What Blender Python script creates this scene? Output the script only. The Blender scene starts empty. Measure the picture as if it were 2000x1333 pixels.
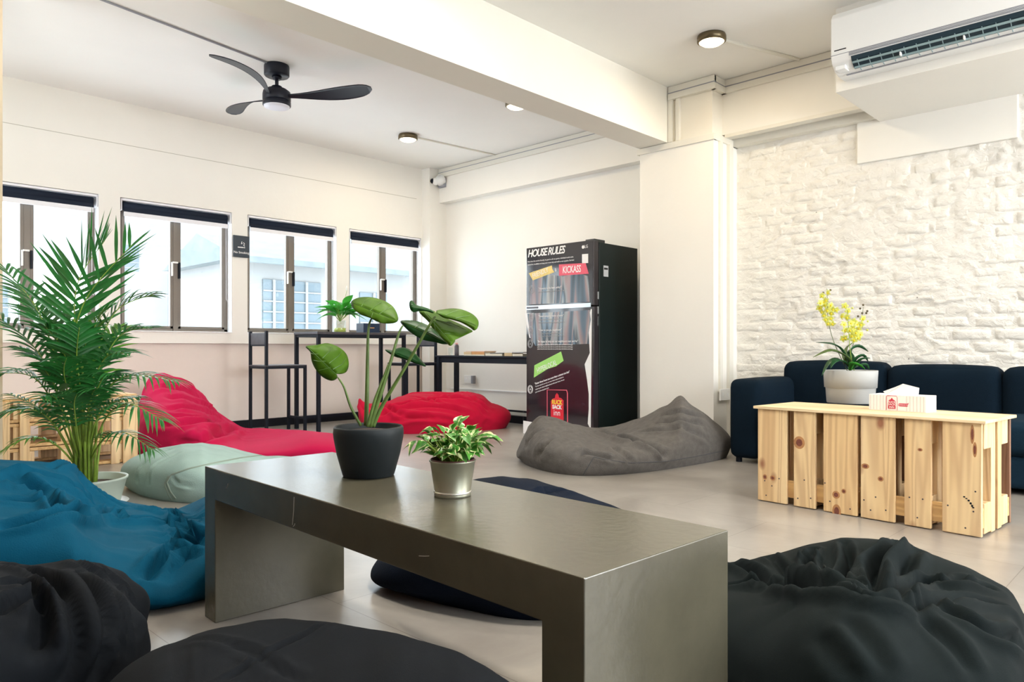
import bpy, math, random
import numpy as np
from mathutils import Vector, Matrix
from mathutils.bvhtree import BVHTree
rnd = random.Random(7)
R = math.radians
col = bpy.context.scene.collection
sc = bpy.context.scene

# ------------------------------------------------------------------ camera
FPX, YAW, YH, CH = 1430.0, R(44), 680.0, 0.75
cam = bpy.data.cameras.new('camera'); co = bpy.data.objects.new('camera', cam); col.objects.link(co)
co.location = (0, 0, CH); co.rotation_euler = (R(90), 0, YAW)
cam.sensor_width = 36; cam.lens = FPX/2000*36; cam.shift_y = (YH-666.5)/2000; cam.clip_start = .02
sc.camera = co
FW = np.array([-math.sin(YAW), math.cos(YAW), 0]); RT = np.array([math.cos(YAW), math.sin(YAW), 0])
CAM = np.array([0, 0, CH])
def ray(u, v): return FW + RT*(u-1000)/FPX + np.array([0, 0, (YH-v)/FPX])
def at_z(u, v, z=0): d = ray(u, v); return CAM + d*(z-CH)/d[2]
def at_x(u, v, x): d = ray(u, v); return CAM + d*x/d[0]
def at_y(u, v, y): d = ray(u, v); return CAM + d*y/d[1]
def at_d(u, v, t): return CAM + ray(u, v)*t
def proj(P):
    Q = np.asarray(P)-CAM; t = Q@FW
    return 1000+FPX*(Q@RT)/t, YH-FPX*Q[..., 2]/t, t

# ------------------------------------------------------------------ world, exposure, daylight
sc.view_settings.view_transform = 'Standard'; sc.view_settings.look = 'None'
sc.view_settings.gamma = 1; sc.view_settings.use_curve_mapping = False
sc.view_settings.exposure = 0.0
sc.cycles.use_denoising = True
sc.cycles.max_bounces = 8; sc.cycles.diffuse_bounces = 5; sc.cycles.transparent_max_bounces = 12
sc.cycles.sample_clamp_indirect = 8
w = bpy.data.worlds.new('sky'); sc.world = w; w.use_nodes = True
nt = w.node_tree; bg = nt.nodes['Background']
tc = nt.nodes.new('ShaderNodeTexCoord'); sp = nt.nodes.new('ShaderNodeSeparateXYZ'); cr = nt.nodes.new('ShaderNodeValToRGB')
nt.links.new(tc.outputs['Generated'], sp.inputs[0]); nt.links.new(sp.outputs['Z'], cr.inputs[0]); nt.links.new(cr.outputs[0], bg.inputs[0])
cr.color_ramp.elements[0].color = (.86, .93, 1, 1); cr.color_ramp.elements[1].color = (.70, .84, 1, 1)
bg.inputs[1].default_value = 9.0

def area(name, loc, rot, sx, sy, power, color, portal=False):
    l = bpy.data.lights.new(name, 'AREA'); l.shape = 'RECTANGLE'; l.size = sx; l.size_y = sy; l.energy = power; l.color = color
    if portal: l.cycles.is_portal = True
    o = bpy.data.objects.new(name, l); col.objects.link(o); o.location = loc; o.rotation_euler = rot
    return o
XW, ZC = -6.52, 2.78
WIN = [(.98, 1.94), (2.10, 3.05), (3.20, 4.16), (4.31, 5.27)]
WZ0, WZ1 = .89, 1.995
for a, b in WIN:
    area('window_daylight', (XW-.16, (a+b)/2, 1.44), (0, R(-90), 0), 1.1, b-a, 1, (1, 1, 1), True)
# daylight of the room's other windows (right-hand wall and the wall behind the camera)
area('right_window_daylight', (2.9, 1.75, 1.55), (0, R(90), 0), 1.7, 1.5, 14, (1, .98, .96))
area('right_window_daylight', (2.9, 4.1, 1.55), (0, R(90), 0), 1.7, 1.6, 115, (1, .98, .95))
# ceiling lamps of the room above the camera, then two added fill lights for the ceiling
for x_, y_, e_ in ((-1.1, 1.5, 46), (-2.4, 2.2, 14), (.5, 2.9, 30)):
    o_ = area('ceiling_lamp_light', (x_, y_, ZC-.07), (0, 0, 0), .3, .3, e_, (1, .92, .80)); o_.data.shape = 'DISK'
for x_, y_, e_ in ((-3.4, .3, 42), (1.7, .2, 22)):
    area('ceiling_fill_light', (x_, y_, 1.95), (R(180), 0, 0), .5, .5, e_, (1, .96, .90))  # unseen upward fill, added to brighten the ceiling

# ------------------------------------------------------------------ materials
M = {}
def mat(name, c, rough=.6, metal=0, bump=0, bscale=40, var=0, vscale=6, spec=.5, sheen=0, emit=0, trans=0, coat=0):
    m = bpy.data.materials.new(name); m.use_nodes = True; n = m.node_tree.nodes; L = m.node_tree.links
    p = n['Principled BSDF']
    p.inputs['Base Color'].default_value = (*c, 1); p.inputs['Roughness'].default_value = rough
    p.inputs['Metallic'].default_value = metal; p.inputs['Specular IOR Level'].default_value = spec
    if sheen: p.inputs['Sheen Weight'].default_value = sheen; p.inputs['Sheen Roughness'].default_value = .5
    if coat: p.inputs['Coat Weight'].default_value = coat; p.inputs['Coat Roughness'].default_value = .05
    if emit: p.inputs['Emission Color'].default_value = (*c, 1); p.inputs['Emission Strength'].default_value = emit
    co_ = n.new('ShaderNodeTexCoord')
    if bump:
        t = n.new('ShaderNodeTexNoise'); t.inputs['Scale'].default_value = bscale; t.inputs['Detail'].default_value = 5
        b = n.new('ShaderNodeBump'); b.inputs['Strength'].default_value = bump; b.inputs['Distance'].default_value = .01
        L.new(co_.outputs['Object'], t.inputs['Vector']); L.new(t.outputs[0], b.inputs['Height']); L.new(b.outputs[0], p.inputs['Normal'])
    if var:
        t = n.new('ShaderNodeTexNoise'); t.inputs['Scale'].default_value = vscale; t.inputs['Detail'].default_value = 6; t.inputs['Roughness'].default_value = .6
        r = n.new('ShaderNodeValToRGB'); r.color_ramp.elements[0].position = .3; r.color_ramp.elements[1].position = .7
        r.color_ramp.elements[0].color = (*[x*(1-var) for x in c], 1); r.color_ramp.elements[1].color = (*[min(1, x*(1+var)) for x in c], 1)
        L.new(co_.outputs['Object'], t.inputs['Vector']); L.new(t.outputs[0], r.inputs[0]); L.new(r.outputs[0], p.inputs['Base Color'])
    if trans:
        o = n['Material Output']; tr = n.new('ShaderNodeBsdfTranslucent'); mx = n.new('ShaderNodeMixShader')
        tr.inputs[0].default_value = (*[min(1, x*1.6) for x in c], 1); mx.inputs[0].default_value = trans
        L.new(p.outputs[0], mx.inputs[1]); L.new(tr.outputs[0], mx.inputs[2]); L.new(mx.outputs[0], o.inputs[0])
    M[name] = m; return m

mat('wall_paint', (.83, .815, .765), .75, bump=.08, bscale=30, var=.015, vscale=2)
mat('wall_paint_low', (.72, .64, .585), .75, bump=.08, bscale=30, var=.03, vscale=3)
mat('ceiling_paint', (.85, .845, .815), .8, bump=.05, bscale=25, var=.015, vscale=2)
mat('beam_paint', (.78, .75, .67), .8, bump=.05, bscale=20, var=.02, vscale=2)
mat('partition_paint', (.62, .52, .38), .8, var=.05)
mat('trunking', (.74, .72, .65), .5)
mat('white_plastic', (.82, .83, .82), .35, var=.01)
mat('grey_plastic', (.28, .29, .33), .5)
mat('black_trim', (.005, .006, .010), .6, spec=.2)
mat('plinth_top', (.33, .33, .31), .6, var=.1)
mat('bronze_frame', (.17, .145, .12), .45, metal=.2, var=.05)
mat('reveal_paint', (.85, .87, .88), .6)
mat('blind_black', (.012, .018, .034), .6, bump=.1, bscale=200, spec=.12)
mat('blind_white', (.80, .81, .86), .6)
mat('black_metal', (.006, .009, .016), .5, spec=.2)
mat('dark_board', (.055, .052, .06), .45, var=.2, vscale=20)
mat('fan_black', (.010, .012, .022), .42, spec=.3)
mat('lamp_rim', (.13, .10, .055), .35, metal=.7)
mat('lamp_glow', (1, .80, .50), .5, emit=9)
mat('fan_diffuser', (.75, .77, .85), .4)
mat('concrete', (.090, .083, .057), .25, bump=.05, bscale=60, var=.12, vscale=7, spec=.65)
mat('scratch', (.42, .40, .34), .7)
mat('pot_dark', (.009, .014, .017), .55, spec=.3)
mat('zinc', (.36, .36, .28), .36, metal=.75, var=.08, vscale=12)
mat('zinc_bright', (.75, .75, .68), .25, metal=.8)
mat('soil', (.07, .04, .03), .95, bump=.6, bscale=120, var=.4, vscale=60)
mat('liner', (.10, .03, .03), .6)
mat('pot_grey', (.37, .38, .375), .6, var=.03)
mat('pot_sage', (.44, .52, .46), .45, var=.04)
mat('sofa', (.003, .010, .019), .95, bump=.35, bscale=300, var=.15, vscale=3, spec=.12)
mat('sofa_seat', (.006, .020, .036), .95, bump=.35, bscale=300, var=.15, vscale=3, spec=.12)
mat('paper_white', (.86, .84, .80), .8)
mat('box_white', (.82, .80, .78), .6)
mat('box_stripe', (.62, .56, .56), .6)
mat('print_red', (.50, .015, .05), .6)
mat('leaf_dark', (.018, .085, .020), .4, var=.4, vscale=10, trans=.18)
mat('leaf_palm', (.022, .15, .030), .34, var=.45, vscale=6, trans=.22)
mat('leaf_palm_light', (.10, .28, .03), .35, var=.35, vscale=6, trans=.25)
mat('stem_palm', (.22, .34, .045), .45, var=.3, vscale=20)
mat('leaf_monstera', (.062, .145, .008), .42, var=.3, vscale=18, trans=.2, spec=.12)
mat('leaf_monstera_dark', (.012, .062, .014), .33, var=.3, vscale=18, trans=.15, spec=.12)
mat('leaf_vein', (.075, .17, .022), .4)
mat('stem_green', (.10, .17, .035), .45, var=.3, vscale=30)
mat('leaf_bright', (.05, .30, .035), .35, var=.3, vscale=20, trans=.25)
mat('orchid_leaf', (.012, .075, .022), .35, var=.4, vscale=20, trans=.1)
mat('orchid_leaf_light', (.09, .15, .04), .4, var=.3, vscale=20, trans=.1)
mat('petal', (.60, .64, .16), .5, var=.2, vscale=60, trans=.3)
mat('petal_lip', (.80, .62, .02), .5, trans=.2)
mat('bud', (.08, .06, .03), .5, var=.3, vscale=80)
mat('orchid_stem', (.10, .13, .05), .5)
mat('navy_box', (.008, .022, .06), .4)
mat('sign_blue', (.015, .028, .045), .4)
mat('print_white', (.88, .88, .88), .6)
mat('print_grey', (.42, .43, .45), .6)
mat('fridge_side', (.004, .010, .010), .4, spec=.3, var=.1)
mat('fridge_edge', (.014, .016, .016), .3)
mat('fridge_black', (.022, .019, .024), .12, coat=.6, var=.3, vscale=3)
mat('fridge_silver', (.55, .60, .63), .25, metal=.6)
mat('tape_yellow', (.80, .62, .22), .6, var=.15, vscale=15)
mat('tape_pink', (.80, .12, .18), .6)
mat('tape_green', (.36, .74, .17), .6)
mat('logo_red', (.72, .01, .03), .5)
mat('logo_yellow', (.9, .65, .05), .5)
mat('steel', (.6, .6, .6), .3, metal=.9)
mat('ac_slot', (.015, .035, .05), .35)
mat('ac_vane', (.26, .36, .38), .4)
mat('book_orange', (.62, .30, .10), .6, var=.15, vscale=20)
mat('book_cream', (.75, .68, .55), .7, var=.05, vscale=20)
mat('book_cover_dark', (.05, .045, .04), .5)
mat('book_cover_pink', (.70, .50, .42), .6)
mat('book_cover_tan', (.62, .45, .25), .6)
mat('bottle_dark', (.07, .06, .07), .2)
mat('bottle_cap', (.75, .35, .35), .5)
mat('facade', (.165, .17, .17), .8, var=.03)
mat('facade_blue', (.065, .09, .105), .5)
mat('roof_ext', (.085, .105, .11), .7, var=.2, vscale=3)
mat('mint', (.33, .46, .43), .9, bump=.25, bscale=260, sheen=.03, var=.08, vscale=6, spec=.12)
mat('mint_piping', (.25, .31, .26), .9, spec=.12)
mat('pink', (.47, .008, .062), .9, bump=.25, bscale=260, sheen=.03, var=.06, vscale=4, spec=.12)
mat('red', (.48, .006, .036), .9, bump=.25, bscale=260, sheen=.03, var=.06, vscale=4, spec=.12)
mat('teal', (.001, .070, .135), .85, bump=.2, bscale=260, var=.1, vscale=4, spec=.12)
mat('charcoal', (.0065, .0085, .0115), .88, bump=.12, bscale=600, var=.2, vscale=4, spec=.12)
mat('charcoal_green', (.0055, .0095, .0100), .88, bump=.12, bscale=600, var=.2, vscale=4, spec=.12)
mat('navy', (.003, .007, .017), .9, bump=.3, bscale=260, var=.2, vscale=4, spec=.12)
mat('grey_cloth', (.125, .116, .108), .95, bump=.5, bscale=220, sheen=.03, var=.16, vscale=28, spec=.12)
mat('grey_seam', (.07, .07, .075), .9)
mat('flake', (.03, .03, .035), .8)

def glass():
    m = bpy.data.materials.new('glass'); m.use_nodes = True; n = m.node_tree.nodes; L = m.node_tree.links
    t = n.new('ShaderNodeBsdfTransparent'); t.inputs[0].default_value = (.96, .98, .98, 1)
    g = n.new('ShaderNodeBsdfGlossy'); g.inputs['Roughness'].default_value = .02
    x = n.new('ShaderNodeMixShader'); x.inputs[0].default_value = .06
    L.new(t.outputs[0], x.inputs[1]); L.new(g.outputs[0], x.inputs[2]); L.new(x.outputs[0], n['Material Output'].inputs[0])
    M['glass'] = m
glass()

def wood(name, base, dark, knots=True, axis=2):
    m = bpy.data.materials.new(name); m.use_nodes = True; n = m.node_tree.nodes; L = m.node_tree.links; p = n['Principled BSDF']
    p.inputs['Roughness'].default_value = .55
    tc = n.new('ShaderNodeTexCoord'); oi = n.new('ShaderNodeObjectInfo'); mp = n.new('ShaderNodeMapping')
    ad = n.new('ShaderNodeVectorMath'); ad.operation = 'MULTIPLY_ADD'; ad.inputs[1].default_value = (7.3, 3.1, 5.7)
    L.new(oi.outputs['Random'], ad.inputs[0]); L.new(tc.outputs['Object'], ad.inputs[2])
    sc_ = [10, 10, 10]; sc_[axis] = .55; mp.inputs['Scale'].default_value = sc_
    L.new(ad.outputs[0], mp.inputs[0])
    nz = n.new('ShaderNodeTexNoise'); nz.inputs['Scale'].default_value = 1.0; nz.inputs['Detail'].default_value = 2; nz.inputs['Distortion'].default_value = .3
    L.new(mp.outputs[0], nz.inputs['Vector'])
    mu = n.new('ShaderNodeMath'); mu.operation = 'MULTIPLY'; mu.inputs[1].default_value = 60; L.new(nz.outputs[0], mu.inputs[0])
    sn = n.new('ShaderNodeMath'); sn.operation = 'SINE'; L.new(mu.outputs[0], sn.inputs[0])
    r = n.new('ShaderNodeValToRGB'); e = r.color_ramp.elements
    e[0].position = 0; e[0].color = (*base, 1); e[1].position = 1; e[1].color = (*[a*.55+b*.45 for a, b in zip(base, dark)], 1)
    mr = n.new('ShaderNodeMath'); mr.operation = 'MULTIPLY_ADD'; mr.inputs[1].default_value = .35; mr.inputs[2].default_value = .35
    L.new(sn.outputs[0], mr.inputs[0]); L.new(mr.outputs[0], r.inputs[0])
    # broad tone change
    n2 = n.new('ShaderNodeTexNoise'); n2.inputs['Scale'].default_value = .6; L.new(mp.outputs[0], n2.inputs['Vector'])
    mx = n.new('ShaderNodeMix'); mx.data_type = 'RGBA'; mx.blend_type = 'MULTIPLY'; mx.inputs[0].default_value = .6
    r2 = n.new('ShaderNodeValToRGB'); r2.color_ramp.elements[0].position = .35; r2.color_ramp.elements[1].position = .65
    r2.color_ramp.elements[0].color = (.86, .74, .58, 1); r2.color_ramp.elements[1].color = (1, 1, 1, 1)
    L.new(n2.outputs[0], r2.inputs[0]); L.new(r.outputs[0], mx.inputs[6]); L.new(r2.outputs[0], mx.inputs[7])
    last = mx.outputs[2]
    if knots:
        vm = n.new('ShaderNodeMapping'); s2 = [6, 6, 6]; s2[axis] = 3.6; vm.inputs['Scale'].default_value = s2
        L.new(ad.outputs[0], vm.inputs[0])
        vo = n.new('ShaderNodeTexVoronoi'); vo.inputs['Scale'].default_value = 1.0; L.new(vm.outputs[0], vo.inputs['Vector'])
        kr = n.new('ShaderNodeValToRGB'); k = kr.color_ramp.elements
        k[0].position = .06; k[0].color = (.9, .9, .9, 1); k[1].position = .14; k[1].color = (0, 0, 0, 1)
        L.new(vo.outputs['Distance'], kr.inputs[0])
        m2 = n.new('ShaderNodeMix'); m2.data_type = 'RGBA'; m2.inputs[7].default_value = (*dark, 1)
        L.new(kr.outputs[0], m2.inputs[0]); L.new(last, m2.inputs[6]); last = m2.outputs[2]
    L.new(last, p.inputs['Base Color'])
    b = n.new('ShaderNodeBump'); b.inputs['Strength'].default_value = .15; b.inputs['Distance'].default_value = .004
    L.new(sn.outputs[0], b.inputs['Height']); L.new(b.outputs[0], p.inputs['Normal'])
    M[name] = m
wood('pine', (.84, .64, .37), (.28, .10, .05))
wood('pine_h', (.70, .48, .22), (.30, .12, .05), True, 0)
wood('plywood', (.82, .66, .42), (.55, .35, .16), False, 0)
wood('wood_dark', (.30, .17, .11), (.10, .05, .04), True)

def floor_mat():
    m = bpy.data.materials.new('floor_vinyl'); m.use_nodes = True; n = m.node_tree.nodes; L = m.node_tree.links; p = n['Principled BSDF']
    tc = n.new('ShaderNodeTexCoord')
    a = n.new('ShaderNodeTexNoise'); a.inputs['Scale'].default_value = 2.2; a.inputs['Detail'].default_value = 9; a.inputs['Roughness'].default_value = .62; a.inputs['Distortion'].default_value = .5
    L.new(tc.outputs['Object'], a.inputs['Vector'])
    r = n.new('ShaderNodeValToRGB'); e = r.color_ramp.elements
    e[0].position = .34; e[0].color = (.25, .225, .20, 1); e[1].position = .68; e[1].color = (.37, .345, .31, 1)
    L.new(a.outputs[0], r.inputs[0])
    br = n.new('ShaderNodeTexBrick'); br.inputs['Scale'].default_value = 1; br.inputs['Mortar Size'].default_value = .0012
    br.inputs['Brick Width'].default_value = .92; br.inputs['Row Height'].default_value = .46
    br.inputs['Color1'].default_value = (1, 1, 1, 1); br.inputs['Color2'].default_value = (.94, .94, .94, 1); br.inputs['Mortar'].default_value = (.5, .48, .45, 1)
    L.new(tc.outputs['Object'], br.inputs['Vector'])
    mx = n.new('ShaderNodeMix'); mx.data_type = 'RGBA'; mx.blend_type = 'MULTIPLY'; mx.inputs[0].default_value = 1
    L.new(r.outputs[0], mx.inputs[6]); L.new(br.outputs['Color'], mx.inputs[7]); L.new(mx.outputs[2], p.inputs['Base Color'])
    p.inputs['Roughness'].default_value = .29; p.inputs['Specular IOR Level'].default_value = .55
    b = n.new('ShaderNodeBump'); b.inputs['Strength'].default_value = .08; b.inputs['Distance'].default_value = .003
    L.new(a.outputs[0], b.inputs['Height']); L.new(b.outputs[0], p.inputs['Normal'])
    M['floor'] = m
floor_mat()

def brick_mat():
    m = bpy.data.materials.new('painted_brick'); m.use_nodes = True; n = m.node_tree.nodes; L = m.node_tree.links; p = n['Principled BSDF']
    p.inputs['Roughness'].default_value = .6; p.inputs['Base Color'].default_value = (.82, .80, .745, 1)
    tc = n.new('ShaderNodeTexCoord'); ge = n.new('ShaderNodeNewGeometry')
    a = n.new('ShaderNodeTexNoise'); a.inputs['Scale'].default_value = 22; a.inputs['Detail'].default_value = 7; a.inputs['Roughness'].default_value = .62; a.inputs['Distortion'].default_value = .6
    L.new(ge.outputs['Position'], a.inputs['Vector'])
    b = n.new('ShaderNodeBump'); b.inputs['Strength'].default_value = .75; b.inputs['Distance'].default_value = .017
    L.new(a.outputs[0], b.inputs['Height']); L.new(b.outputs[0], p.inputs['Normal'])
    v = n.new('ShaderNodeTexVoronoi'); v.inputs['Scale'].default_value = 5.5; L.new(ge.outputs['Position'], v.inputs['Vector'])
    r = n.new('ShaderNodeValToRGB'); r.color_ramp.elements[0].position = .018; r.color_ramp.elements[0].color = (.14, .13, .12, 1); r.color_ramp.elements[1].position = .034; r.color_ramp.elements[1].color = (.82, .80, .745, 1)
    L.new(v.outputs['Distance'], r.inputs[0]); L.new(r.outputs[0], p.inputs['Base Color'])
    M['brick'] = m
brick_mat()

def print_mat():   # the picture printed on the refrigerator doors: a row of legs in jeans, blurred
    m = bpy.data.materials.new('door_print'); m.use_nodes = True; n = m.node_tree.nodes; L = m.node_tree.links; p = n['Principled BSDF']
    p.inputs['Roughness'].default_value = .22
    tc = n.new('ShaderNodeTexCoord'); mp = n.new('ShaderNodeMapping'); mp.inputs['Scale'].default_value = (6.5, 1, .8)
    nz = n.new('ShaderNodeTexNoise'); nz.inputs['Scale'].default_value = 1.5; nz.inputs['Detail'].default_value = 1.5; nz.inputs['Roughness'].default_value = .4; nz.inputs['Distortion'].default_value = .4
    L.new(tc.outputs['Object'], mp.inputs[0]); L.new(mp.outputs[0], nz.inputs['Vector'])
    r = n.new('ShaderNodeValToRGB'); r.color_ramp.interpolation = 'LINEAR'
    stops = [(.28, (.02, .03, .04)), (.38, (.08, .13, .18)), (.44, (.32, .22, .22)), (.48, (.30, .32, .33)), (.52, (.03, .05, .07)), (.56, (.14, .22, .30)), (.62, (.44, .44, .42)), (.70, (.06, .08, .10))]
    e = r.color_ramp.elements; e[0].position = stops[0][0]; e[0].color = (*stops[0][1], 1); e[1].position = stops[-1][0]; e[1].color = (*stops[-1][1], 1)
    for q, c in stops[1:-1]:
        k = e.new(q); k.color = (*c, 1)
    L.new(nz.outputs[0], r.inputs[0]); L.new(r.outputs[0], p.inputs['Base Color'])
    M['door_print'] = m
print_mat()

def varieg():
    m = bpy.data.materials.new('leaf_variegated'); m.use_nodes = True; n = m.node_tree.nodes; L = m.node_tree.links; p = n['Principled BSDF']
    p.inputs['Roughness'].default_value = .35
    at = n.new('ShaderNodeAttribute'); at.attribute_name = 'edge'
    tc = n.new('ShaderNodeTexCoord'); oi = n.new('ShaderNodeObjectInfo')
    ad = n.new('ShaderNodeVectorMath'); ad.operation = 'MULTIPLY_ADD'; ad.inputs[1].default_value = (3, 5, 7)
    L.new(oi.outputs['Random'], ad.inputs[0]); L.new(tc.outputs['Object'], ad.inputs[2])
    nz = n.new('ShaderNodeTexNoise'); nz.inputs['Scale'].default_value = 45; nz.inputs['Detail'].default_value = 3; L.new(ad.outputs[0], nz.inputs['Vector'])
    a = n.new('ShaderNodeMath'); a.operation = 'MULTIPLY_ADD'; a.inputs[1].default_value = 1.3; L.new(nz.outputs[0], a.inputs[0]); L.new(at.outputs['Fac'], a.inputs[2])
    r = n.new('ShaderNodeValToRGB'); e = r.color_ramp.elements; e[0].position = 1.0/1; e[0].color = (.05, .22, .02, 1); e[1].position = 1.0; e[1].color = (.72, .76, .38, 1)
    e[0].position = .98
    sb = n.new('ShaderNodeMath'); sb.operation = 'SUBTRACT'; sb.inputs[1].default_value = .12; L.new(a.outputs[0], sb.inputs[0])
    L.new(sb.outputs[0], r.inputs[0]); L.new(r.outputs[0], p.inputs['Base Color'])
    M['varieg'] = m
varieg()

# ------------------------------------------------------------------ mesh helpers
def build(name, v, f, m, parent=None, smooth=False, loc=None):
    me = bpy.data.meshes.new(name); me.from_pydata([tuple(map(float, p)) for p in v], [], [tuple(q) for q in f])
    me.materials.append(M[m] if isinstance(m, str) else m)
    if smooth: me.polygons.foreach_set('use_smooth', [True]*len(me.polygons))
    me.update()
    o = bpy.data.objects.new(name, me); col.objects.link(o)
    if parent: o.parent = parent
    if loc is not None: o.location = loc
    return o
class MB:
    def __init__(s): s.v = []; s.f = []
    def add(s, v, f):
        n = len(s.v); s.v += [tuple(p) for p in v]; s.f += [tuple(i+n for i in q) for q in f]; return s
    def box(s, x0, x1, y0, y1, z0, z1, xf=None):
        v = [(x, y, z) for z in (z0, z1) for y in (y0, y1) for x in (x0, x1)]
        if xf is not None: v = [tuple(xf @ Vector(p)) for p in v]
        return s.add(v, [(0, 2, 3, 1), (4, 5, 7, 6), (0, 1, 5, 4), (2, 6, 7, 3), (0, 4, 6, 2), (1, 3, 7, 5)])
    def tube(s, pts, r, n=8, cap=True):
        pts = [Vector(p) for p in pts]; rs = r if isinstance(r, (list, tuple, np.ndarray)) else [r]*len(pts)
        V = []; F = []; prev = None
        for i, p in enumerate(pts):
            t = (pts[min(i+1, len(pts)-1)]-pts[max(i-1, 0)]).normalized()
            a = prev - t*prev.dot(t) if prev is not None else t.orthogonal()
            if a.length < 1e-6: a = t.orthogonal()
            a.normalize(); prev = a; b = t.cross(a)
            for k in range(n):
                q = 2*math.pi*k/n; V.append(tuple(p + (a*math.cos(q)+b*math.sin(q))*rs[i]))
        for i in range(len(pts)-1):
            for k in range(n):
                F.append((i*n+k, i*n+(k+1) % n, (i+1)*n+(k+1) % n, (i+1)*n+k))
        if cap: F.append(tuple(range(n-1, -1, -1))); F.append(tuple((len(pts)-1)*n+k for k in range(n)))
        return s.add(V, F)
    def lathe(s, prof, n=40, c=(0, 0, 0), M_=None):
        V = []; F = []
        for r, z in prof:
            for k in range(n):
                a = 2*math.pi*k/n; p = Vector((r*math.cos(a), r*math.sin(a), z))
                if M_ is not None: p = M_ @ p
                V.append((p[0]+c[0], p[1]+c[1], p[2]+c[2]))
        for i in range(len(prof)-1):
            for k in range(n): F.append((i*n+k, i*n+(k+1) % n, (i+1)*n+(k+1) % n, (i+1)*n+k))
        F.append(tuple(range(n-1, -1, -1))); F.append(tuple((len(prof)-1)*n+k for k in range(n)))
        return s.add(V, F)
    def prism(s, poly, d, org, ax, ay):   # polygon in plane (ax, ay) at org, thickness d along normal
        ax = Vector(ax); ay = Vector(ay); nn = ax.cross(ay); org = Vector(org); n = len(poly)
        V = [tuple(org+ax*x+ay*y) for x, y in poly] + [tuple(org+ax*x+ay*y+nn*d) for x, y in poly]
        F = [tuple(range(n-1, -1, -1)), tuple(range(n, 2*n))] + [(i, (i+1) % n, n+(i+1) % n, n+i) for i in range(n)]
        return s.add(V, F)
    def rbox(s, cx, cy, cz, wx, wy, wz, r, n=10, puff=0, xf=None):
        h = np.array([wx, wy, wz])/2; idx = {}; V = []; F = []
        lin = np.linspace(-1, 1, n+1)
        # warp so that samples gather at the edges
        def P(a, b, c):
            key = (a, b, c)
            if key in idx: return idx[key]
            t = np.array([lin[a], lin[b], lin[c]]); t = np.sin(t*math.pi/2)
            p = t*h; inner = np.clip(p, -(h-r), h-r); d = p-inner; l = np.linalg.norm(d)
            if l > 0: p = inner+d/l*r if l > 1e-9 else p
            if puff:
                k = (1-t[0]**2)*(1-t[1]**2)*(1-t[2]**2)
                q = np.array([(1-t[1]**2)*(1-t[2]**2)*t[0], (1-t[0]**2)*(1-t[2]**2)*t[1], (1-t[0]**2)*(1-t[1]**2)*t[2]])
                p = p+q*puff
            p = p+np.array([cx, cy, cz])
            if xf is not None: p = xf @ Vector(p)
            idx[key] = len(V); V.append(tuple(p)); return idx[key]
        for i in range(n):
            for j in range(n):
                for c, fl in ((0, 0), (n, 1)):
                    q = [P(i, j, c), P(i+1, j, c), P(i+1, j+1, c), P(i, j+1, c)]; F.append(q if fl else q[::-1])
                    q = [P(i, c, j), P(i+1, c, j), P(i+1, c, j+1), P(i, c, j+1)]; F.append(q[::-1] if fl else q)
                    q = [P(c, i, j), P(c, i+1, j), P(c, i+1, j+1), P(c, i, j+1)]; F.append(q if fl else q[::-1])
        return s.add(V, F)
    def build(s, name, m, parent=None, smooth=False, loc=None): return build(name, s.v, s.f, m, parent, smooth, loc)

def thing(name, label, cat, loc=(0, 0, 0), rz=0, group=None):
    o = bpy.data.objects.new(name, None); col.objects.link(o); o.location = loc; o.rotation_euler = (0, 0, rz); o.empty_display_size = .1
    o['label'] = label; o['category'] = cat
    if group: o['group'] = group
    return o
def tag(o, label, cat, group=None):
    o['label'] = label; o['category'] = cat
    if group: o['group'] = group
    return o
def struct(o): o['kind'] = 'structure'; return o
def bx(name, m, x0, x1, y0, y1, z0, z1, parent=None, bev=0):
    # origin at the box centre so that object textures differ from piece to piece
    c = ((x0+x1)/2, (y0+y1)/2, (z0+z1)/2); b = MB()
    b.box(x0-c[0], x1-c[0], y0-c[1], y1-c[1], z0-c[2], z1-c[2])
    o = b.build(name, m, parent, loc=c)
    if bev:
        md = o.modifiers.new('b', 'BEVEL'); md.width = bev; md.segments = 2
    return o
def text(name, s, size, m, org, ax, ay, parent, ext=.0006, shear=0, align='LEFT', sx=1.0, space=1.0, off=0):
    c = bpy.data.curves.new(name, 'FONT'); c.body = s; c.size = size; c.extrude = ext; c.shear = shear; c.align_x = align; c.space_character = space; c.offset = off
    c.materials.append(M[m]); c.resolution_u = 3
    t_ = bpy.data.objects.new('t', c); me = t_.to_mesh().copy(); t_.to_mesh_clear(); bpy.data.objects.remove(t_)
    o = bpy.data.objects.new(name, me); col.objects.link(o); o.parent = parent
    ax = Vector(ax).normalized(); ay = Vector(ay).normalized(); az = ax.cross(ay)
    o.matrix_local = Matrix(((ax[0]*sx, ay[0], az[0], org[0]), (ax[1]*sx, ay[1], az[1], org[1]), (ax[2]*sx, ay[2], az[2], org[2]), (0, 0, 0, 1)))
    return o

_rs = np.random.RandomState(3)
def fbm(P, scale, octv=4, seed=0, rough=.55):
    rs = np.random.RandomState(seed); out = np.zeros(len(P)); amp = 1; k = scale
    for o in range(octv):
        for _ in range(5):
            d = rs.normal(size=3); d /= np.linalg.norm(d)
            out += amp*.45*np.sin(P@d*k*(.7+.6*rs.rand())+rs.rand()*6.28+1.5*np.sin(P@rs.normal(size=3)*k*.35))
        amp *= rough; k *= 2
    return out

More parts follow.
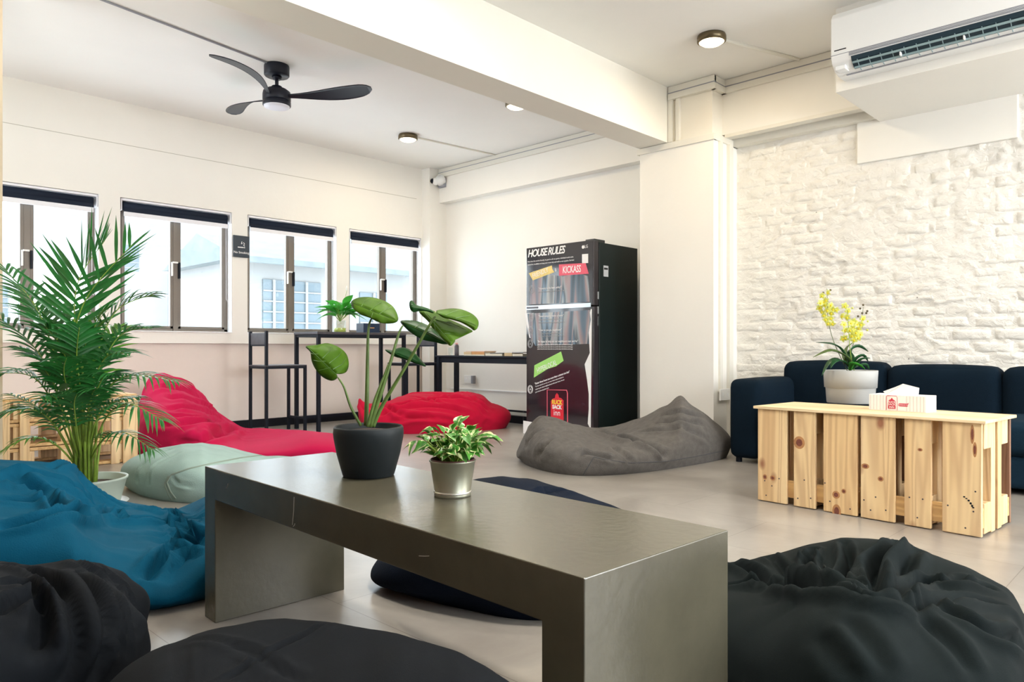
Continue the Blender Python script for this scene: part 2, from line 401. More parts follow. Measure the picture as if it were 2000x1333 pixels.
# ------------------------------------------------------------------ room shell
YR, YB, YP = 5.53, 5.32, 4.95      # recess wall by the refrigerator, brick wall, column front
struct(bx('floor', 'floor', XW-.2, 3, -2.6, 5.9, -.1, 0))
struct(bx('ceiling', 'ceiling_paint', XW-.2, 3, -2.6, 5.9, ZC, ZC+.1))
b = MB()   # window wall with four openings
T = XW-.22
ys = [-2.6] + [q for ab in WIN for q in ab] + [5.9]
b.box(T, XW, -2.6, 5.9, WZ1, ZC); b.box(T, XW, -2.6, 5.9, .79, WZ0)
for i in range(0, len(ys), 2): b.box(T, XW, ys[i], ys[i+1], WZ0, WZ1)
wl = struct(b.build('wall_window', 'wall_paint'))
struct(bx('wall_window_lower', 'wall_paint_low', T, XW-.035, -2.6, 5.9, 0, .79))
bx('hairline_crack', 'scratch', XW-.001, XW+.0008, .9, 5.2, 2.432, 2.436, wl)
struct(bx('wall_back', 'wall_paint', XW-.2, -2.70, YR, YR+.15, 0, ZC))
struct(bx('wall_back_upper', 'wall_paint', XW+.13, -3.35, YR-.11, YR, 2.40, ZC))
struct(bx('trim_corner', 'wall_paint', XW, XW+.135, 5.28, YR, 0, ZC))
o = struct(bx('trim_plinth', 'plinth_top', XW, -3.36, 5.28, YR, 0, .08))
struct(bx('baseboard_back', 'black_trim', XW, -3.36, 5.265, 5.28, 0, .072))
struct(bx('baseboard_line', 'black_trim', XW+.13, -3.36, YR-.012, YR, .08, .10))  # thin black line along the wall just above the plinth
struct(bx('baseboard_window', 'black_trim', XW-.035, XW, .9, 5.28, 0, .075))
struct(bx('trim_column', 'wall_paint', -3.35, -2.70, YP, YR, 0, 2.35))
struct(bx('trim_column_head', 'beam_paint', -3.33, -2.72, YP+.02, YR, 2.35, ZC))
struct(bx('trim_column_capping', 'trunking', -3.37, -2.69, YP-.012, YP+.03, 2.30, 2.345))
struct(bx('trim_column_capping_side', 'trunking', -2.72, -2.688, YP, YB, 2.30, 2.345))
struct(bx('beam', 'beam_paint', -3.35, -3.09, -2.6, YP+.05, 2.35, ZC))
struct(bx('wall_brick_upper', 'wall_paint', -2.72, 3, YB-.20, YR+.15, 2.37, ZC))
struct(bx('trim_brick_ledge', 'trunking', -2.70, 3, YB-.085, YB, 2.30, 2.372))
struct(bx('wall_left', 'partition_paint', -4.95, -4.785, -2.6, .945, 0, ZC))
struct(bx('wall_rear', 'wood_dark', -4.8, 3, -2.7, -2.6, 0, ZC))
b = MB()
b.box(3, 3.2, -2.6, 5.9, 0, .7); b.box(3, 3.2, -2.6, 5.9, 2.4, ZC)
for a, c in ((-2.6, .1), (2.3, 3.3), (4.9, 5.9)): b.box(3, 3.2, a, c, .7, 2.4)
struct(b.build('wall_right', 'wall_paint'))

# rough painted brick wall: rendered backing plus single bricks
bx0, bx1 = -2.70, .35
nx, nz = 330, 230
gx = np.linspace(bx0, 3.0, nx); gz = np.linspace(0, 2.37, nz)
GX, GZ = np.meshgrid(gx, gz); P = np.stack([GX.ravel(), np.zeros(GX.size), GZ.ravel()], 1)
rough = fbm(P*np.array([1, 1, 1.8]), 9, 4, 1)*.0036 + fbm(P, 42, 3, 2)*.0022
rid = np.abs(fbm(P*np.array([1, 1, 2.6]), 6, 3, 5)); rough += np.where(rid < .08, .013*(1-rid/.08), 0)
edge = np.clip((P[:, 0]+2.66)/.05+fbm(P, 14, 3, 9)*.6, 0, 1)
V = P.copy(); V[:, 1] = YB-.004-np.clip(rough+.004, -.003, .03)*edge
F = [(j*nx+i, j*nx+i+1, (j+1)*nx+i+1, (j+1)*nx+i) for j in range(nz-1) for i in range(nx-1)]
wb = struct(build('wall_brick', V, F, 'brick', smooth=True))
struct(bx('wall_brick_core', 'wall_paint', -2.72, 3, YB, YR+.15, 0, 2.37))
def brick_mesh(k):
    w_, h_ = .214, .068; nx_, nz_ = 14, 6; V = []; F = []
    rs = np.random.RandomState(40+k)
    Pn = np.array([((i/nx_-.5)*w_+k*.7, 0, (j/nz_-.5)*h_) for j in range(nz_+1) for i in range(nx_+1)])
    nn_ = fbm(Pn, 45, 3, k)*.0016+fbm(Pn, 16, 2, k+20)*.0016
    for j in range(nz_+1):
        for i in range(nx_+1):
            a, c = i/nx_*2-1, j/nz_*2-1
            e = max(abs(a)**10, abs(c)**5)
            V.append((a*w_/2*(1+.01*rs.randn()), -.0042*(1-e)+nn_[j*(nx_+1)+i]+.007*e, c*h_/2*(1+.05*rs.randn())))
    for j in range(nz_):
        for i in range(nx_): F.append((j*(nx_+1)+i, j*(nx_+1)+i+1, (j+1)*(nx_+1)+i+1, (j+1)*(nx_+1)+i))
    me = bpy.data.meshes.new('brick'); me.from_pydata(V, [], F); me.materials.append(M['brick'])
    me.polygons.foreach_set('use_smooth', [True]*len(me.polygons)); return me
bms = [brick_mesh(k) for k in range(12)]
nb = 0; row = 0; z = .60
while z < 2.26:
    x = bx0+.10+(.115 if row % 2 else 0)
    while x < .1 and nb < 298:
        if not (z > 1.98 and x > -1.75) and x > -2.62:
            o = bpy.data.objects.new('brick', bms[rnd.randrange(12)]); col.objects.link(o); o.parent = wb
            o.location = (x+rnd.uniform(-.006, .006), YB-.0075+rnd.uniform(-.0035, .0045), z+rnd.uniform(-.004, .004)); o.rotation_euler = (rnd.uniform(-.04, .04), rnd.uniform(-.02, .02), rnd.uniform(-.03, .03)); nb += 1
        x += .228
    z += .078; row += 1
# smooth plaster patch under the duct box
struct(bx('trim_plaster_patch', 'wall_paint', -1.80, -.87, YB-.03, YB, 2.02, 2.40, bev=.006))
b = MB(); b.tube([(-1.0+.001*i, YB-.022, .66+.035*i) for i in range(2)], .001)
bx('plaster_flake', 'flake', -.815, -.795, YB-.03, YB-.014, 2.03, 2.045, wb)
struct(bx('trim_duct_box', 'wall_paint', -1.65, 3, 4.50, YB-.02, 2.28, ZC))
bx('hatch_panel', 'wall_paint', -.95, .4, 4.72, 5.10, 2.266, 2.282, bpy.data.objects['trim_duct_box'])

# ------------------------------------------------------------------ windows and blinds
for i, (a, c) in enumerate(WIN):
    fx0, fx1 = XW-.13, XW-.085
    root = bpy.data.objects.new('window_%d' % (i+1), None); col.objects.link(root); root.location = (XW-.1, (a+c)/2, WZ0); root['kind'] = 'structure'
    def L(x0, x1, y0, y1, z0, z1, nm, m, par=None):
        px, py, pz = root.location
        return bx(nm, m, x0-px, x1-px, y0-py, y1-py, z0-pz, z1-pz, par or root, .002)
    mid = (a+c)/2
    for y0, y1, z0, z1 in ((a, a+.035, WZ0, WZ1), (c-.035, c, WZ0, WZ1), (a, c, WZ0, WZ0+.03), (a, c, WZ1-.03, WZ1)): L(fx0, fx1, y0, y1, z0, z1, 'frame', 'bronze_frame')
    L(fx0, fx1+.012, mid-.022, mid+.022, WZ0, WZ1, 'mullion', 'bronze_frame')
    for s0, s1 in ((a+.035, mid-.02), (mid+.02, c-.035)):
        L(fx0+.01, fx1+.006, s0, s0+.025, WZ0+.03, WZ1-.03, 'sash', 'bronze_frame'); L(fx0+.01, fx1+.006, s1-.025, s1, WZ0+.03, WZ1-.03, 'sash', 'bronze_frame')
        L(fx0+.01, fx1+.006, s0, s1, WZ0+.03, WZ0+.05, 'sash', 'bronze_frame')
        L(fx0+.018, fx0+.022, s0+.025, s1-.025, WZ0+.05, WZ1-.03, 'pane', 'glass')
    L(fx1+.012, fx1+.03, mid-.04, mid-.028, 1.38, 1.5, 'handle', 'white_plastic'); L(fx1+.01, fx1+.035, mid-.03, mid+.012, 1.49, 1.505, 'latch', 'white_plastic')
    L(fx1+.012, fx1+.04, mid+.018, mid+.032, 1.36, 1.5, 'handle', 'black_metal')
    L(XW-.13, XW-.001, c-.004, c-.0005, WZ0, WZ1, 'reveal', 'reveal_paint'); L(XW-.085, XW+.012, a, c, WZ0-.002, WZ0+.006, 'sill', 'reveal_paint')
    names = ['leftmost window behind the palm', 'window left of the no smoking sign', 'window right of the no smoking sign', 'window nearest the room corner']
    bl = thing('roller_blind', 'rolled-up black roller blind over the '+['leftmost window', 'second window from the left', 'third window from the left', 'window nearest the corner'][i], 'blind', (XW-.05, mid, WZ1), 0, 'roller blinds rolled up over the windows')
    w2 = (c-a)/2-.012
    bx('head_rail', 'blind_white', -.03, .045, -w2, w2, -.022, -.004, bl)
    b = MB(); b.tube([(.01, -w2+.02, -.062), (.01, w2-.025, -.062)], .037, 20); b.build('roll', 'blind_black', bl, True)
    bx('fabric', 'blind_black', .038, .042, -w2+.02, w2-.025, -.115, -.055, bl)
    bx('bottom_bar', 'blind_white', .032, .046, -w2+.02, w2-.025, -.150, -.113, bl)
    for s in (-1, 1): bx('bracket', 'blind_white', -.025, .045, s*w2-.004, s*w2+.004, -.105, -.004, bl)
    b = MB(); yy = w2-.012; b.tube([(.03, yy, -.09), (.032, yy, -.8), (.034, yy-.012, -.82), (.034, yy-.022, -.8), (.03, yy-.022, -.09)], .0018, 5); b.build('pull_chain', 'blind_white', bl)

# ------------------------------------------------------------------ outside: pale houses across the street
def house(label, x, y0, y1, z0, zt, wins, roof=True):
    h = thing('house', label, 'house', (x, (y0+y1)/2, z0))
    hw = (y1-y0)/2; H_ = zt-z0
    bx('wall', 'facade', -3.2, 0, -hw, hw, 0, H_, h)
    if roof:
        b = MB(); b.add([(-3.5, -hw-.3, H_), (.5, -hw-.3, H_), (.5, hw+.3, H_), (-3.5, hw+.3, H_), (-1.5, -hw-.3, H_+.7), (-1.5, hw+.3, H_+.7)], [(0, 1, 4), (2, 3, 5), (1, 2, 5, 4), (3, 0, 4, 5), (0, 3, 2, 1)]); b.build('roof', 'roof_ext', h)
        bx('gutter', 'roof_ext', .42, .56, -hw-.3, hw+.3, H_-.08, H_+.04, h)
    for yc, zc, ww, hh in wins:
        f = bx('window', 'facade_blue', -.02, .03, yc-ww/2, yc+ww/2, zc-z0, zc+hh-z0, h)
        for k in range(1, 5): bx('louvre', 'facade', .016, .05, -ww/2, ww/2, -hh/2+hh*k/5-.03, -hh/2+hh*k/5, f)
        bx('window_bar', 'facade', .03, .06, -.03, .03, -hh/2, hh/2, f)
    return h
house('low white house with a grey eave seen through the third window', -15, 7.2, 11.6, -4, 2.62, [(-1.45, 1.1, .5, 1.15), (-.65, 1.1, .75, 1.15), (1.2, .9, .8, 1.2)])
house('white house with shuttered windows seen through the window by the room corner', -19, 12, 19, -4, 3.25, [(-2.75, 1.7, .6, 1.15), (-1.85, 1.7, .6, 1.15), (.2, 1.7, .7, 1.15)])
house('pale tower block rising behind the houses outside', -34, 8, 26, -4, 7, [(y, z, 1.4, 1.2) for y in (-6, -3, 0, 3) for z in (1, 4)], False)
house('pale block with blue windows seen through the window behind the palm', -22, 2, 9.5, -4, 2.9, [(-1.5, 1.0, 1.3, 1.3), (1.5, 0, 1.5, 1.2), (1.6, -2, 1.3, 1.2)], False)

# ------------------------------------------------------------------ trunking, sockets, camera, sign
def trunk(label, boxes, m='trunking'):
    b = MB()
    for q in boxes: b.box(*q)
    return tag(b.build('cable_trunking', m), label, 'cable trunking')
YU = YR-.11
trunk('white cable trunking along the ceiling above the refrigerator wall', [(XW+.14, -3.36, YU-.018, YU, ZC-.045, ZC-.004), (XW+.14, -3.36, YU-.03, YU, ZC-.10, ZC-.055)])
bx('gap_line', 'grey_plastic', XW+.14, -3.36, YU-.019, YU-.001, ZC-.056, ZC-.044, bpy.data.objects['cable_trunking'])
yb = YB-.20
t2 = trunk('white cable trunking running round the column head and along the ceiling to the air conditioner', [(-3.08, -2.69, YP-.012, YP+.02, ZC-.05, ZC-.003), (-3.08, -2.685, YP-.02, YP+.02, ZC-.105, ZC-.06), (-2.72, -2.69, YP, yb, ZC-.05, ZC-.003), (-2.72, -2.683, YP, yb, ZC-.105, ZC-.06), (-2.72, -1.66, yb-.015, yb, ZC-.05, ZC-.003), (-2.72, -1.66, yb-.023, yb, ZC-.105, ZC-.06)])
b = MB(); b.box(-3.08, -2.688, YP-.013, YP+.02, ZC-.061, ZC-.049); b.box(-2.72, -2.689, YP, yb, ZC-.061, ZC-.049); b.box(-2.72, -1.66, yb-.016, yb, ZC-.061, ZC-.049); b.build('gap_line', 'grey_plastic', t2)
trunk('white vertical cable trunking beside the beam end on the column head', [(-3.085, -3.05, YP-.01, YP+.02, 2.35, ZC-.1), (-3.02, -2.99, YP-.004, YP+.02, 2.35, ZC-.1)])
trunk('white vertical trunking pair between the column and the brick wall', [(-2.70, -2.682, 5.02, 5.06, .42, 2.30), (-2.70, -2.675, 5.15, 5.21, .0, 2.30)])
trunk('white trunking under the upper beam above the brick wall', [(-2.70, 3, YB-.20, YB-.12, 2.345, 2.37)])
def conduit(label, p, q, r=.012):
    b = MB(); p = Vector(p); q = Vector(q); b.tube([p, q], r, 8); return tag(b.build('conduit', 'trunking'), label, 'conduit')
L1, L2, L3, FC = (-5.56, 4.33), (-4.16, 4.36), (-2.37, 4.32), (-4.87, 2.61)
conduit('thin conduit from the ceiling light near the security camera to the trunking', (*L1, ZC-.006), (L1[0]+.10, YU-.03, ZC-.006), .009)
conduit('thin conduit from the ceiling light nearest the air conditioner to the trunking', (*L3, ZC-.008), (L3[0]+.25, yb-.035, ZC-.008), .012)
e = at_z(200, 0, ZC-.006); e = np.array([FC[0], FC[1], ZC-.006])+(e-np.array([FC[0], FC[1], ZC-.006]))*1.15
c_ = conduit('dark conduit crossing the ceiling to the fan mount', (*FC, ZC-.006), tuple(e), .007); c_.data.materials[0] = M['grey_plastic']

s = thing('security_camera', 'white dome security camera with black lens on grey bracket at the ceiling corner', 'security camera', tuple(at_y(866, 354, YU)))
bx('bracket', 'grey_plastic', -.05, .05, -.035, 0, -.075, .025, s)
mm = Matrix.Rotation(R(70), 4, Vector((1, .55, 0)))
b = MB(); b.lathe([(.0, 0), (.058, 0), (.058, .045), (.052, .06)], 24, (0, -.03, -.01), mm); b.build('housing', 'white_plastic', s, True)
dv = (Vector((0, 0, 0))-Vector(s.location)).normalized()
b = MB(); b.rbox(-.035, -.085, -.012, .085, .085, .085, .0424, 8); b.build('dome', 'white_plastic', s, True)
b = MB(); b.rbox(-.052, -.112, -.010, .058, .058, .058, .0289, 8); b.build('lens', 'black_metal', s, True)

q = at_x(471, 482, XW+.01)
sg = thing('no_smoking_sign', 'small dark blue no smoking sign on the wall between two windows', 'sign', (XW+.012, q[1], q[2]))
bx('plate', 'sign_blue', -.006, .004, -.078, .078, -.1, .1, sg, .003)
text('lettering', 'No Smoking', .030, 'print_white', (.0046, 0, -.065), (0, 1, 0), (0, 0, 1), sg, align='CENTER')
b = MB(); b.box(.004, .0055, -.035, .02, -.012, -.004); b.box(.004, .0055, .024, .034, -.012, -.004)
b.tube([(.005, .03, .005), (.005, .02, .016), (.005, .03, .026), (.005, .018, .04)], .003, 5); b.tube([(.005, .01, .03), (.005, -.002, .022), (.005, .004, .046)], .0025, 5); b.build('cigarette_symbol', 'print_white', sg)

def socket(label, loc, rz, dbl=False):
    s = thing('wall_socket', label, 'socket', loc, rz); w_ = .072 if dbl else .043
    bx('plate', 'white_plastic', -w_, w_, -.014, 0, -.043, .043, s, .003)
    for k in ((-.035, .035) if dbl else (0,)): bx('switch', 'reveal_paint', k-.008, k+.008, -.018, -.013, -.012, .014, s, .001)
    return s
socket('white wall socket on the back wall under the black side table', (-6.0, YR, .40), 0, True)
bx('back_box', 'grey_plastic', .07, .1, -.04, 0, -.043, .043, bpy.data.objects['wall_socket'])
socket('white wall socket at the foot of the trunking beside the sofa', (-2.676, 5.06, .40), R(90), True)
tag(bx('surface_conduit', 'reveal_paint', -6.3, -4.0, YR-.012, YR, .285, .297), 'thin white surface conduit low on the back wall behind the side table', 'conduit')

# ------------------------------------------------------------------ ceiling lamps and fan
for (x, y), lb in ((L1, 'round brass-rimmed ceiling light nearest the window wall'), (L2, 'round brass-rimmed ceiling light half hidden by the ceiling beam'), (L3, 'round brass-rimmed ceiling light nearest the air conditioner')):
    s = thing('ceiling_light', lb, 'ceiling light', (x, y, ZC), 0, 'round ceiling lights')
    b = MB(); b.lathe([(.0, 0), (.088, 0), (.092, -.012), (.092, -.040), (.080, -.046), (.0795, -.030), (0, -.030)], 40); b.build('rim', 'lamp_rim', s, True)
    b = MB(); b.lathe([(.0795, -.028), (.079, -.044), (.06, -.056), (.03, -.061), (.0, -.062)], 40); b.build('diffuser', 'lamp_glow', s, True)
    l = bpy.data.lights.new('ceiling_lamp_light', 'AREA'); l.shape = 'DISK'; l.size = .15; l.energy = 9; l.color = (1, .80, .52)
    lo = bpy.data.objects.new('ceiling_lamp_light', l); col.objects.link(lo); lo.location = (x, y, ZC-.064)
fan = thing('ceiling_fan', 'black three-blade ceiling fan with a round light under the hub', 'ceiling fan', (*FC, ZC))
b = MB(); b.lathe([(0, 0), (.085, 0), (.088, -.01), (.088, -.07), (.082, -.078), (0, -.078)], 40); b.build('canopy', 'fan_black', fan, True)
b = MB(); b.lathe([(.0, -.078), (.035, -.08), (.03, -.1), (0, -.1)], 24); b.tube([(0, 0, -.08), (0, 0, -.17)], .013, 12); b.build('downrod', 'fan_black', fan, True)
b = MB(); b.lathe([(0, -.15), (.035, -.15), (.035, -.168), (.07, -.172), (.094, -.19), (.098, -.21), (.098, -.25), (.09, -.262), (0, -.262)], 40); b.build('motor_housing', 'fan_black', fan, True)
b = MB(); b.lathe([(0, -.262), (.098, -.262), (.098, -.288), (.093, -.293), (0, -.29)], 40); b.build('light_ring', 'fan_black', fan, True)
b = MB(); b.lathe([(.091, -.289), (.088, -.300), (.05, -.307), (0, -.309)], 40); b.build('light_diffuser', 'fan_diffuser', fan, True)
def blade(ang):
    n, m_ = 22, 8; V = []; F = []
    for k in (0, 1):
        for i in range(n+1):
            t = i/n; r = .07+.63*t
            wd = .030+.125*math.sin(min(1, t*1.08)**1.1*math.pi*.62)**1.5
            if t > .85: wd *= math.sqrt(max(0.02, 1-((t-.85)/.155)**2))
            sweep = -.02+.075*math.sin(t*math.pi*.9)-.05*t*t
            tw = R(28)*(1-t)+R(9)*t
            for j in range(m_+1):
                s_ = j/m_-.5; y = sweep+wd*s_*math.cos(tw); z = -.225+.02*math.sin(t*math.pi)+.035*t*t-wd*s_*math.sin(tw)-.006*(1-4*s_*s_)*0-(k*.006)
                V.append((r, y, z))
    N = (n+1)*(m_+1)
    for i in range(n):
        for j in range(m_):
            a = i*(m_+1)+j; q = (a, a+1, a+m_+2, a+m_+1); F.append(q[::-1]); F.append(tuple(x+N for x in q))
    for i in range(n):
        for a, c in ((i*(m_+1), (i+1)*(m_+1)), ((i+1)*(m_+1)+m_, i*(m_+1)+m_)): F.append((a, c, c+N, a+N))
    for j in range(m_):
        a = n*(m_+1)+j; F.append((a, a+1, a+1+N, a+N)); F.append((j+1, j, j+N, j+1+N))
    ca, sa = math.cos(ang), math.sin(ang)
    V = [(x*ca-y*sa, x*sa+y*ca, z) for x, y, z in V]
    return build('blade', V, F, 'fan_black', fan, True)
for a in (41, 183, 302): blade(R(a))

# ------------------------------------------------------------------ air conditioner
ac = thing('air_conditioner', 'white wall-mounted air conditioner with a dark open louvre slot', 'air conditioner', (-1.60, 4.50, 2.33))
prof = [(0, .0), (-.10, 0), (-.16, .015), (-.205, .05), (-.215, .08), (-.215, .30), (-.19, .335), (0, .335)]
W_ = 1.15
b = MB(); b.prism([(-y, z) for y, z in prof], W_, (0, 0, 0), (0, -1, 0), (0, 0, 1)); o = b.build('casing', 'white_plastic', ac)
o.data.update(); md = o.modifiers.new('b', 'BEVEL'); md.width = .006; md.segments = 2
# prism normal of (-Y, Z) is -X: move it so that the unit runs to the right
o.location.x = W_
def acq(y, z): return y, z
b = MB(); b.box(.10, W_-.04, -.206, -.15, .012, .075); xf = None
b = MB(); b.prism([(.150, .0095), (.165, .0135), (.203, .045), (.208, .056), (.2125, .066), (.200, .07), (.14, .02)], W_-.16, (0, 0, -.0015), (0, -1, 0), (0, 0, 1)); o = b.build('air_outlet', 'ac_slot', ac); o.location = (W_-.05, 0, -.0015)
for k, (y, z) in enumerate(((-.162, .0125), (-.192, .034))):
    b = MB(); b.tube([(.115, y-.006, z-.004), (W_-.06, y-.006, z-.004)], .0065, 8); b.build('vane', 'ac_vane', ac)
for k in range(16):
    x = .14+k*.06; b = MB(); b.tube([(x, -.130, .0), (x, -.165, .010), (x, -.203, .042)], .0025, 5); b.build('louvre_rib', 'ac_vane', ac)
for x in (.36, .66, .93): bx('vane_bracket', 'white_plastic', x-.003, x+.003, -.198, -.16, .004, .022, ac)
bx('display_panel', 'reveal_paint', .02, .075, -.20, -.13, .008, .03, ac, .002)
b = MB(); b.box(.0, W_, -.2165, -.212, .088, .091); b.build('front_seam', 'grey_plastic', ac)
b = MB()
for k in range(4): b.box(.10, W_-.02, -.2168, -.213, .069+.005*k, .0715+.005*k)
b.build('air_grille', 'grey_plastic', ac)
b = MB(); b.box(.05, W_, -.112, -.10, -.0025, .001); b.build('bottom_seam', 'grey_plastic', ac)
b = MB(); b.box(.02, .085, -.2175, -.214, .112, .117); b.build('maker_mark', 'black_metal', ac)

# ------------------------------------------------------------------ concrete bench table
tb = thing('bench_table', 'low grey concrete-look waterfall table with two slab legs in the foreground', 'table', (-1.338, 1.05, 0), R(-2.0))
hx, hy = .692, .20
b = MB(); b.prism([(-hx, 0), (-hx, .42), (hx, .42), (hx, 0), (hx-.085, 0), (hx-.085, .336), (-hx+.072, .336), (-hx+.072, 0)], 2*hy, (0, -hy, 0), (1, 0, 0), (0, 0, 1))
o = b.build('slab_frame', 'concrete', tb); o.location.y = 2*hy
md = o.modifiers.new('b', 'BEVEL'); md.width = .002; md.segments = 2
b = MB()
for x0, z0, x1, z1 in ((-.545, .378, -.535, .392), (-.18, .345, -.172, .410), (-.176, .342, -.168, .35), (.30, .372, .33, .378)):
    b.tube([(x0, -hy-.0006, z0), ((x0+x1)/2+.002, -hy-.0006, (z0+z1)/2), (x1, -hy-.0006, z1)], .0007, 4)
b.build('scratches', 'scratch', tb)['kind'] = 'stuff'

def pot_lathe(prof, n=48): b = MB(); b.lathe(prof, n); return b
# monstera ------------------------------------------------------------
P0 = at_z(720, 929, .42)
mo = thing('monstera_plant', 'monstera plant in a round charcoal pot on the concrete table', 'potted plant', (P0[0], P0[1], .42))
d0 = float((P0-CAM)@FW); pr = d0*68/FPX
hp = 97*d0/FPX
pot = pot_lathe([(0, 0), (pr*.70, 0), (pr*.735, .004), (pr*.90, hp*.45), (pr*.985, hp*.77), (pr*1.0, hp*.87), (pr*.985, hp*.97), (pr*.955, hp), (pr*.93, hp*.97), (pr*.93, hp*.85), (0, hp*.85)]).build('pot', 'pot_dark', mo, True)
b = MB(); b.lathe([(0, hp*.9), (pr*.4, hp*.91), (pr*.92, hp*.88), (pr*.92, hp*.84), (0, hp*.84)], 40); b.build('soil', 'soil', mo, True)
MO = np.array([P0[0], P0[1], .42])
def leaf_px(parent, org, name, m, outline, ribs, d, ku=0, kv=0, cup=.012, c=None, veins=None, thick=.0008, matv='leaf_vein'):
    """thin curved leaf: outline px points, rib px points (one for each outline point index by fraction)"""
    n = len(outline); O = np.array(outline, float); Rb = np.array(ribs, float)
    # closed smooth resample
    def cr(Pc, N):
        out = []
        for i in range(len(Pc)):
            p0, p1, p2, p3 = Pc[i-1], Pc[i], Pc[(i+1) % len(Pc)], Pc[(i+2) % len(Pc)]
            for t in np.linspace(0, 1, N, endpoint=False):
                out.append(.5*((2*p1)+(-p0+p2)*t+(2*p0-5*p1+4*p2-p3)*t*t+(-p0+3*p1-3*p2+p3)*t**3))
        return np.array(out)
    Os = cr(O, 4); N = len(Os)
    a, bb = Rb[0], Rb[-1]; ax = (bb-a); L2_ = ax@ax
    c0 = O.mean(0) if c is None else np.array(c)
    V = []; steps = 5
    for k in range(steps+1):
        f = k/steps
        for i in range(N):
            t = np.clip(((Os[i]-a)@ax)/L2_, .03, .97)
            mpt = a+ax*t
            p = mpt+(Os[i]-mpt)*f
            dd = d+ku*(p[0]-c0[0])/FPX*d+kv*(p[1]-c0[1])/FPX*d + cup*(f*f-.5) + .25*cup*math.sin(i*.9)*f**3
            V.append(at_d(p[0], p[1], dd)-org)
    F = [(k*N+i, k*N+(i+1) % N, (k+1)*N+(i+1) % N, (k+1)*N+i) for k in range(steps) for i in range(N)]
    o = build(name, V, F, m, parent, True)
    md = o.modifiers.new('s', 'SOLIDIFY'); md.thickness = thick; md.offset = 0
    if veins:
        b = MB()
        for ln in [ribs]+veins:
            pts = []
            for q in ln:
                q = np.array(q, float); t = np.clip(((q-a)@ax)/L2_, .03, .97); mpt = a+ax*t
                f = .5; dd = d+ku*(q[0]-c0[0])/FPX*d+kv*(q[1]-c0[1])/FPX*d
                fr = min(1, np.linalg.norm(q-mpt)/45)
                pts.append(at_d(q[0], q[1], dd+cup*(fr*fr-.5)-.0012)-org)
            b.tube(pts, [.0011]+[.0006]*(len(pts)-1), 5)
        b.build('leaf_vein', matv, o)
    return o
def stem_px(parent, org, pts, r0, r1, m='stem_green', name='stem'):
    P = [Vector(at_d(u, v, d)-org) for u, v, d in pts]
    # smooth
    out = []
    for i in range(len(P)-1):
        p0, p1, p2, p3 = P[max(i-1, 0)], P[i], P[i+1], P[min(i+2, len(P)-1)]
        for k in range(6):
            t = k/6; out.append(.5*((2*p1)+(p2-p0)*t+(2*p0-5*p1+4*p2-p3)*t*t+(3*p1-p0-3*p2+p3)*t**3))
    out.append(P[-1]); rs = [r0+(r1-r0)*i/(len(out)-1) for i in range(len(out))]
    b = MB(); b.tube(out, rs, 8); return b.build(name, m, parent, True)
D = d0
stem_px(mo, MO, [(705, 832, D), (685, 795, D), (672, 757, D-.01), (660, 738, D-.01)], .0042, .0018)
stem_px(mo, MO, [(715, 832, D+.01), (717, 760, D+.02), (718, 690, D+.02), (720, 640, D+.02), (726, 622, D+.02)], .0065, .002)
stem_px(mo, MO, [(722, 834, D-.01), (745, 765, D-.01), (765, 700, D), (779, 652, D+.01), (787, 636, D+.02)], .0065, .002)
stem_px(mo, MO, [(728, 834, D), (748, 790, D), (790, 720, D-.02), (836, 640, D-.03), (850, 618, D-.03)], .0060, .0025)
stem_px(mo, MO, [(718, 834, D-.015), (733, 780, D-.015), (750, 735, D-.01), (758, 712, D-.01)], .005, .0015)
leaf_px(mo, MO, 'leaf', 'leaf_monstera', [(597, 677), (620, 674), (640, 671), (662, 679), (677, 693), (681, 712), (676, 727), (662, 731), (655, 726), (659, 738), (648, 744), (632, 738), (618, 724), (609, 706), (606, 688)], [(600, 678), (657, 732)], D-.01, .3, -.2, .02,
        veins=[[(650, 722), (668, 712), (676, 700)], [(643, 710), (662, 695), (668, 686)], [(630, 700), (645, 685), (650, 677)], [(646, 718), (632, 722), (622, 724)], [(636, 706), (622, 706), (612, 704)], [(622, 692), (612, 692), (607, 690)]])
leaf_px(mo, MO, 'leaf', 'leaf_monstera', [(686, 590), (700, 582), (725, 581), (750, 588), (768, 600), (777, 618), (776, 628), (765, 632), (748, 632), (735, 628), (724, 622), (705, 615), (690, 603)], [(690, 592), (774, 626)], D+.02, .2, -1.6, .018,
        veins=[[(722, 608), (735, 596), (745, 590)], [(705, 600), (712, 588), (720, 583)], [(740, 614), (755, 604), (764, 600)], [(728, 612), (726, 618), (726, 621)]])
leaf_px(mo, MO, 'leaf', 'leaf_monstera_dark', [(782, 628), (800, 626), (822, 630), (845, 641), (862, 655), (880, 670), (868, 673), (850, 669), (826, 664), (805, 652), (792, 641)], [(786, 629), (876, 671)], D+.03, .1, -1.4, .015,
        veins=[[(810, 640), (820, 634), (826, 632)], [(830, 650), (842, 645), (850, 645)]])
leaf_px(mo, MO, 'leaf', 'leaf_monstera', [(852, 608), (866, 605), (885, 603), (905, 606), (924, 615), (934, 627), (933, 640), (926, 646), (918, 640), (900, 630), (880, 624), (864, 620)], [(853, 612), (930, 636)], D-.04, .35, -1.5, .014,
        veins=[[(870, 616), (885, 609), (895, 606)], [(890, 622), (908, 618), (918, 616)]])
leaf_px(mo, MO, 'leaf', 'leaf_monstera', [(818, 609), (836, 606), (852, 610), (872, 622), (895, 632), (922, 646), (916, 650), (900, 652), (890, 661), (888, 668), (880, 676), (872, 670), (858, 655), (844, 640), (836, 628)], [(828, 610), (882, 670)], D-.03, .2, -1.3, .014,
        veins=[[(848, 630), (850, 645), (858, 654)], [(850, 624), (880, 632), (912, 645)], [(860, 642), (872, 646), (888, 650)], [(868, 652), (880, 652), (890, 654)]])
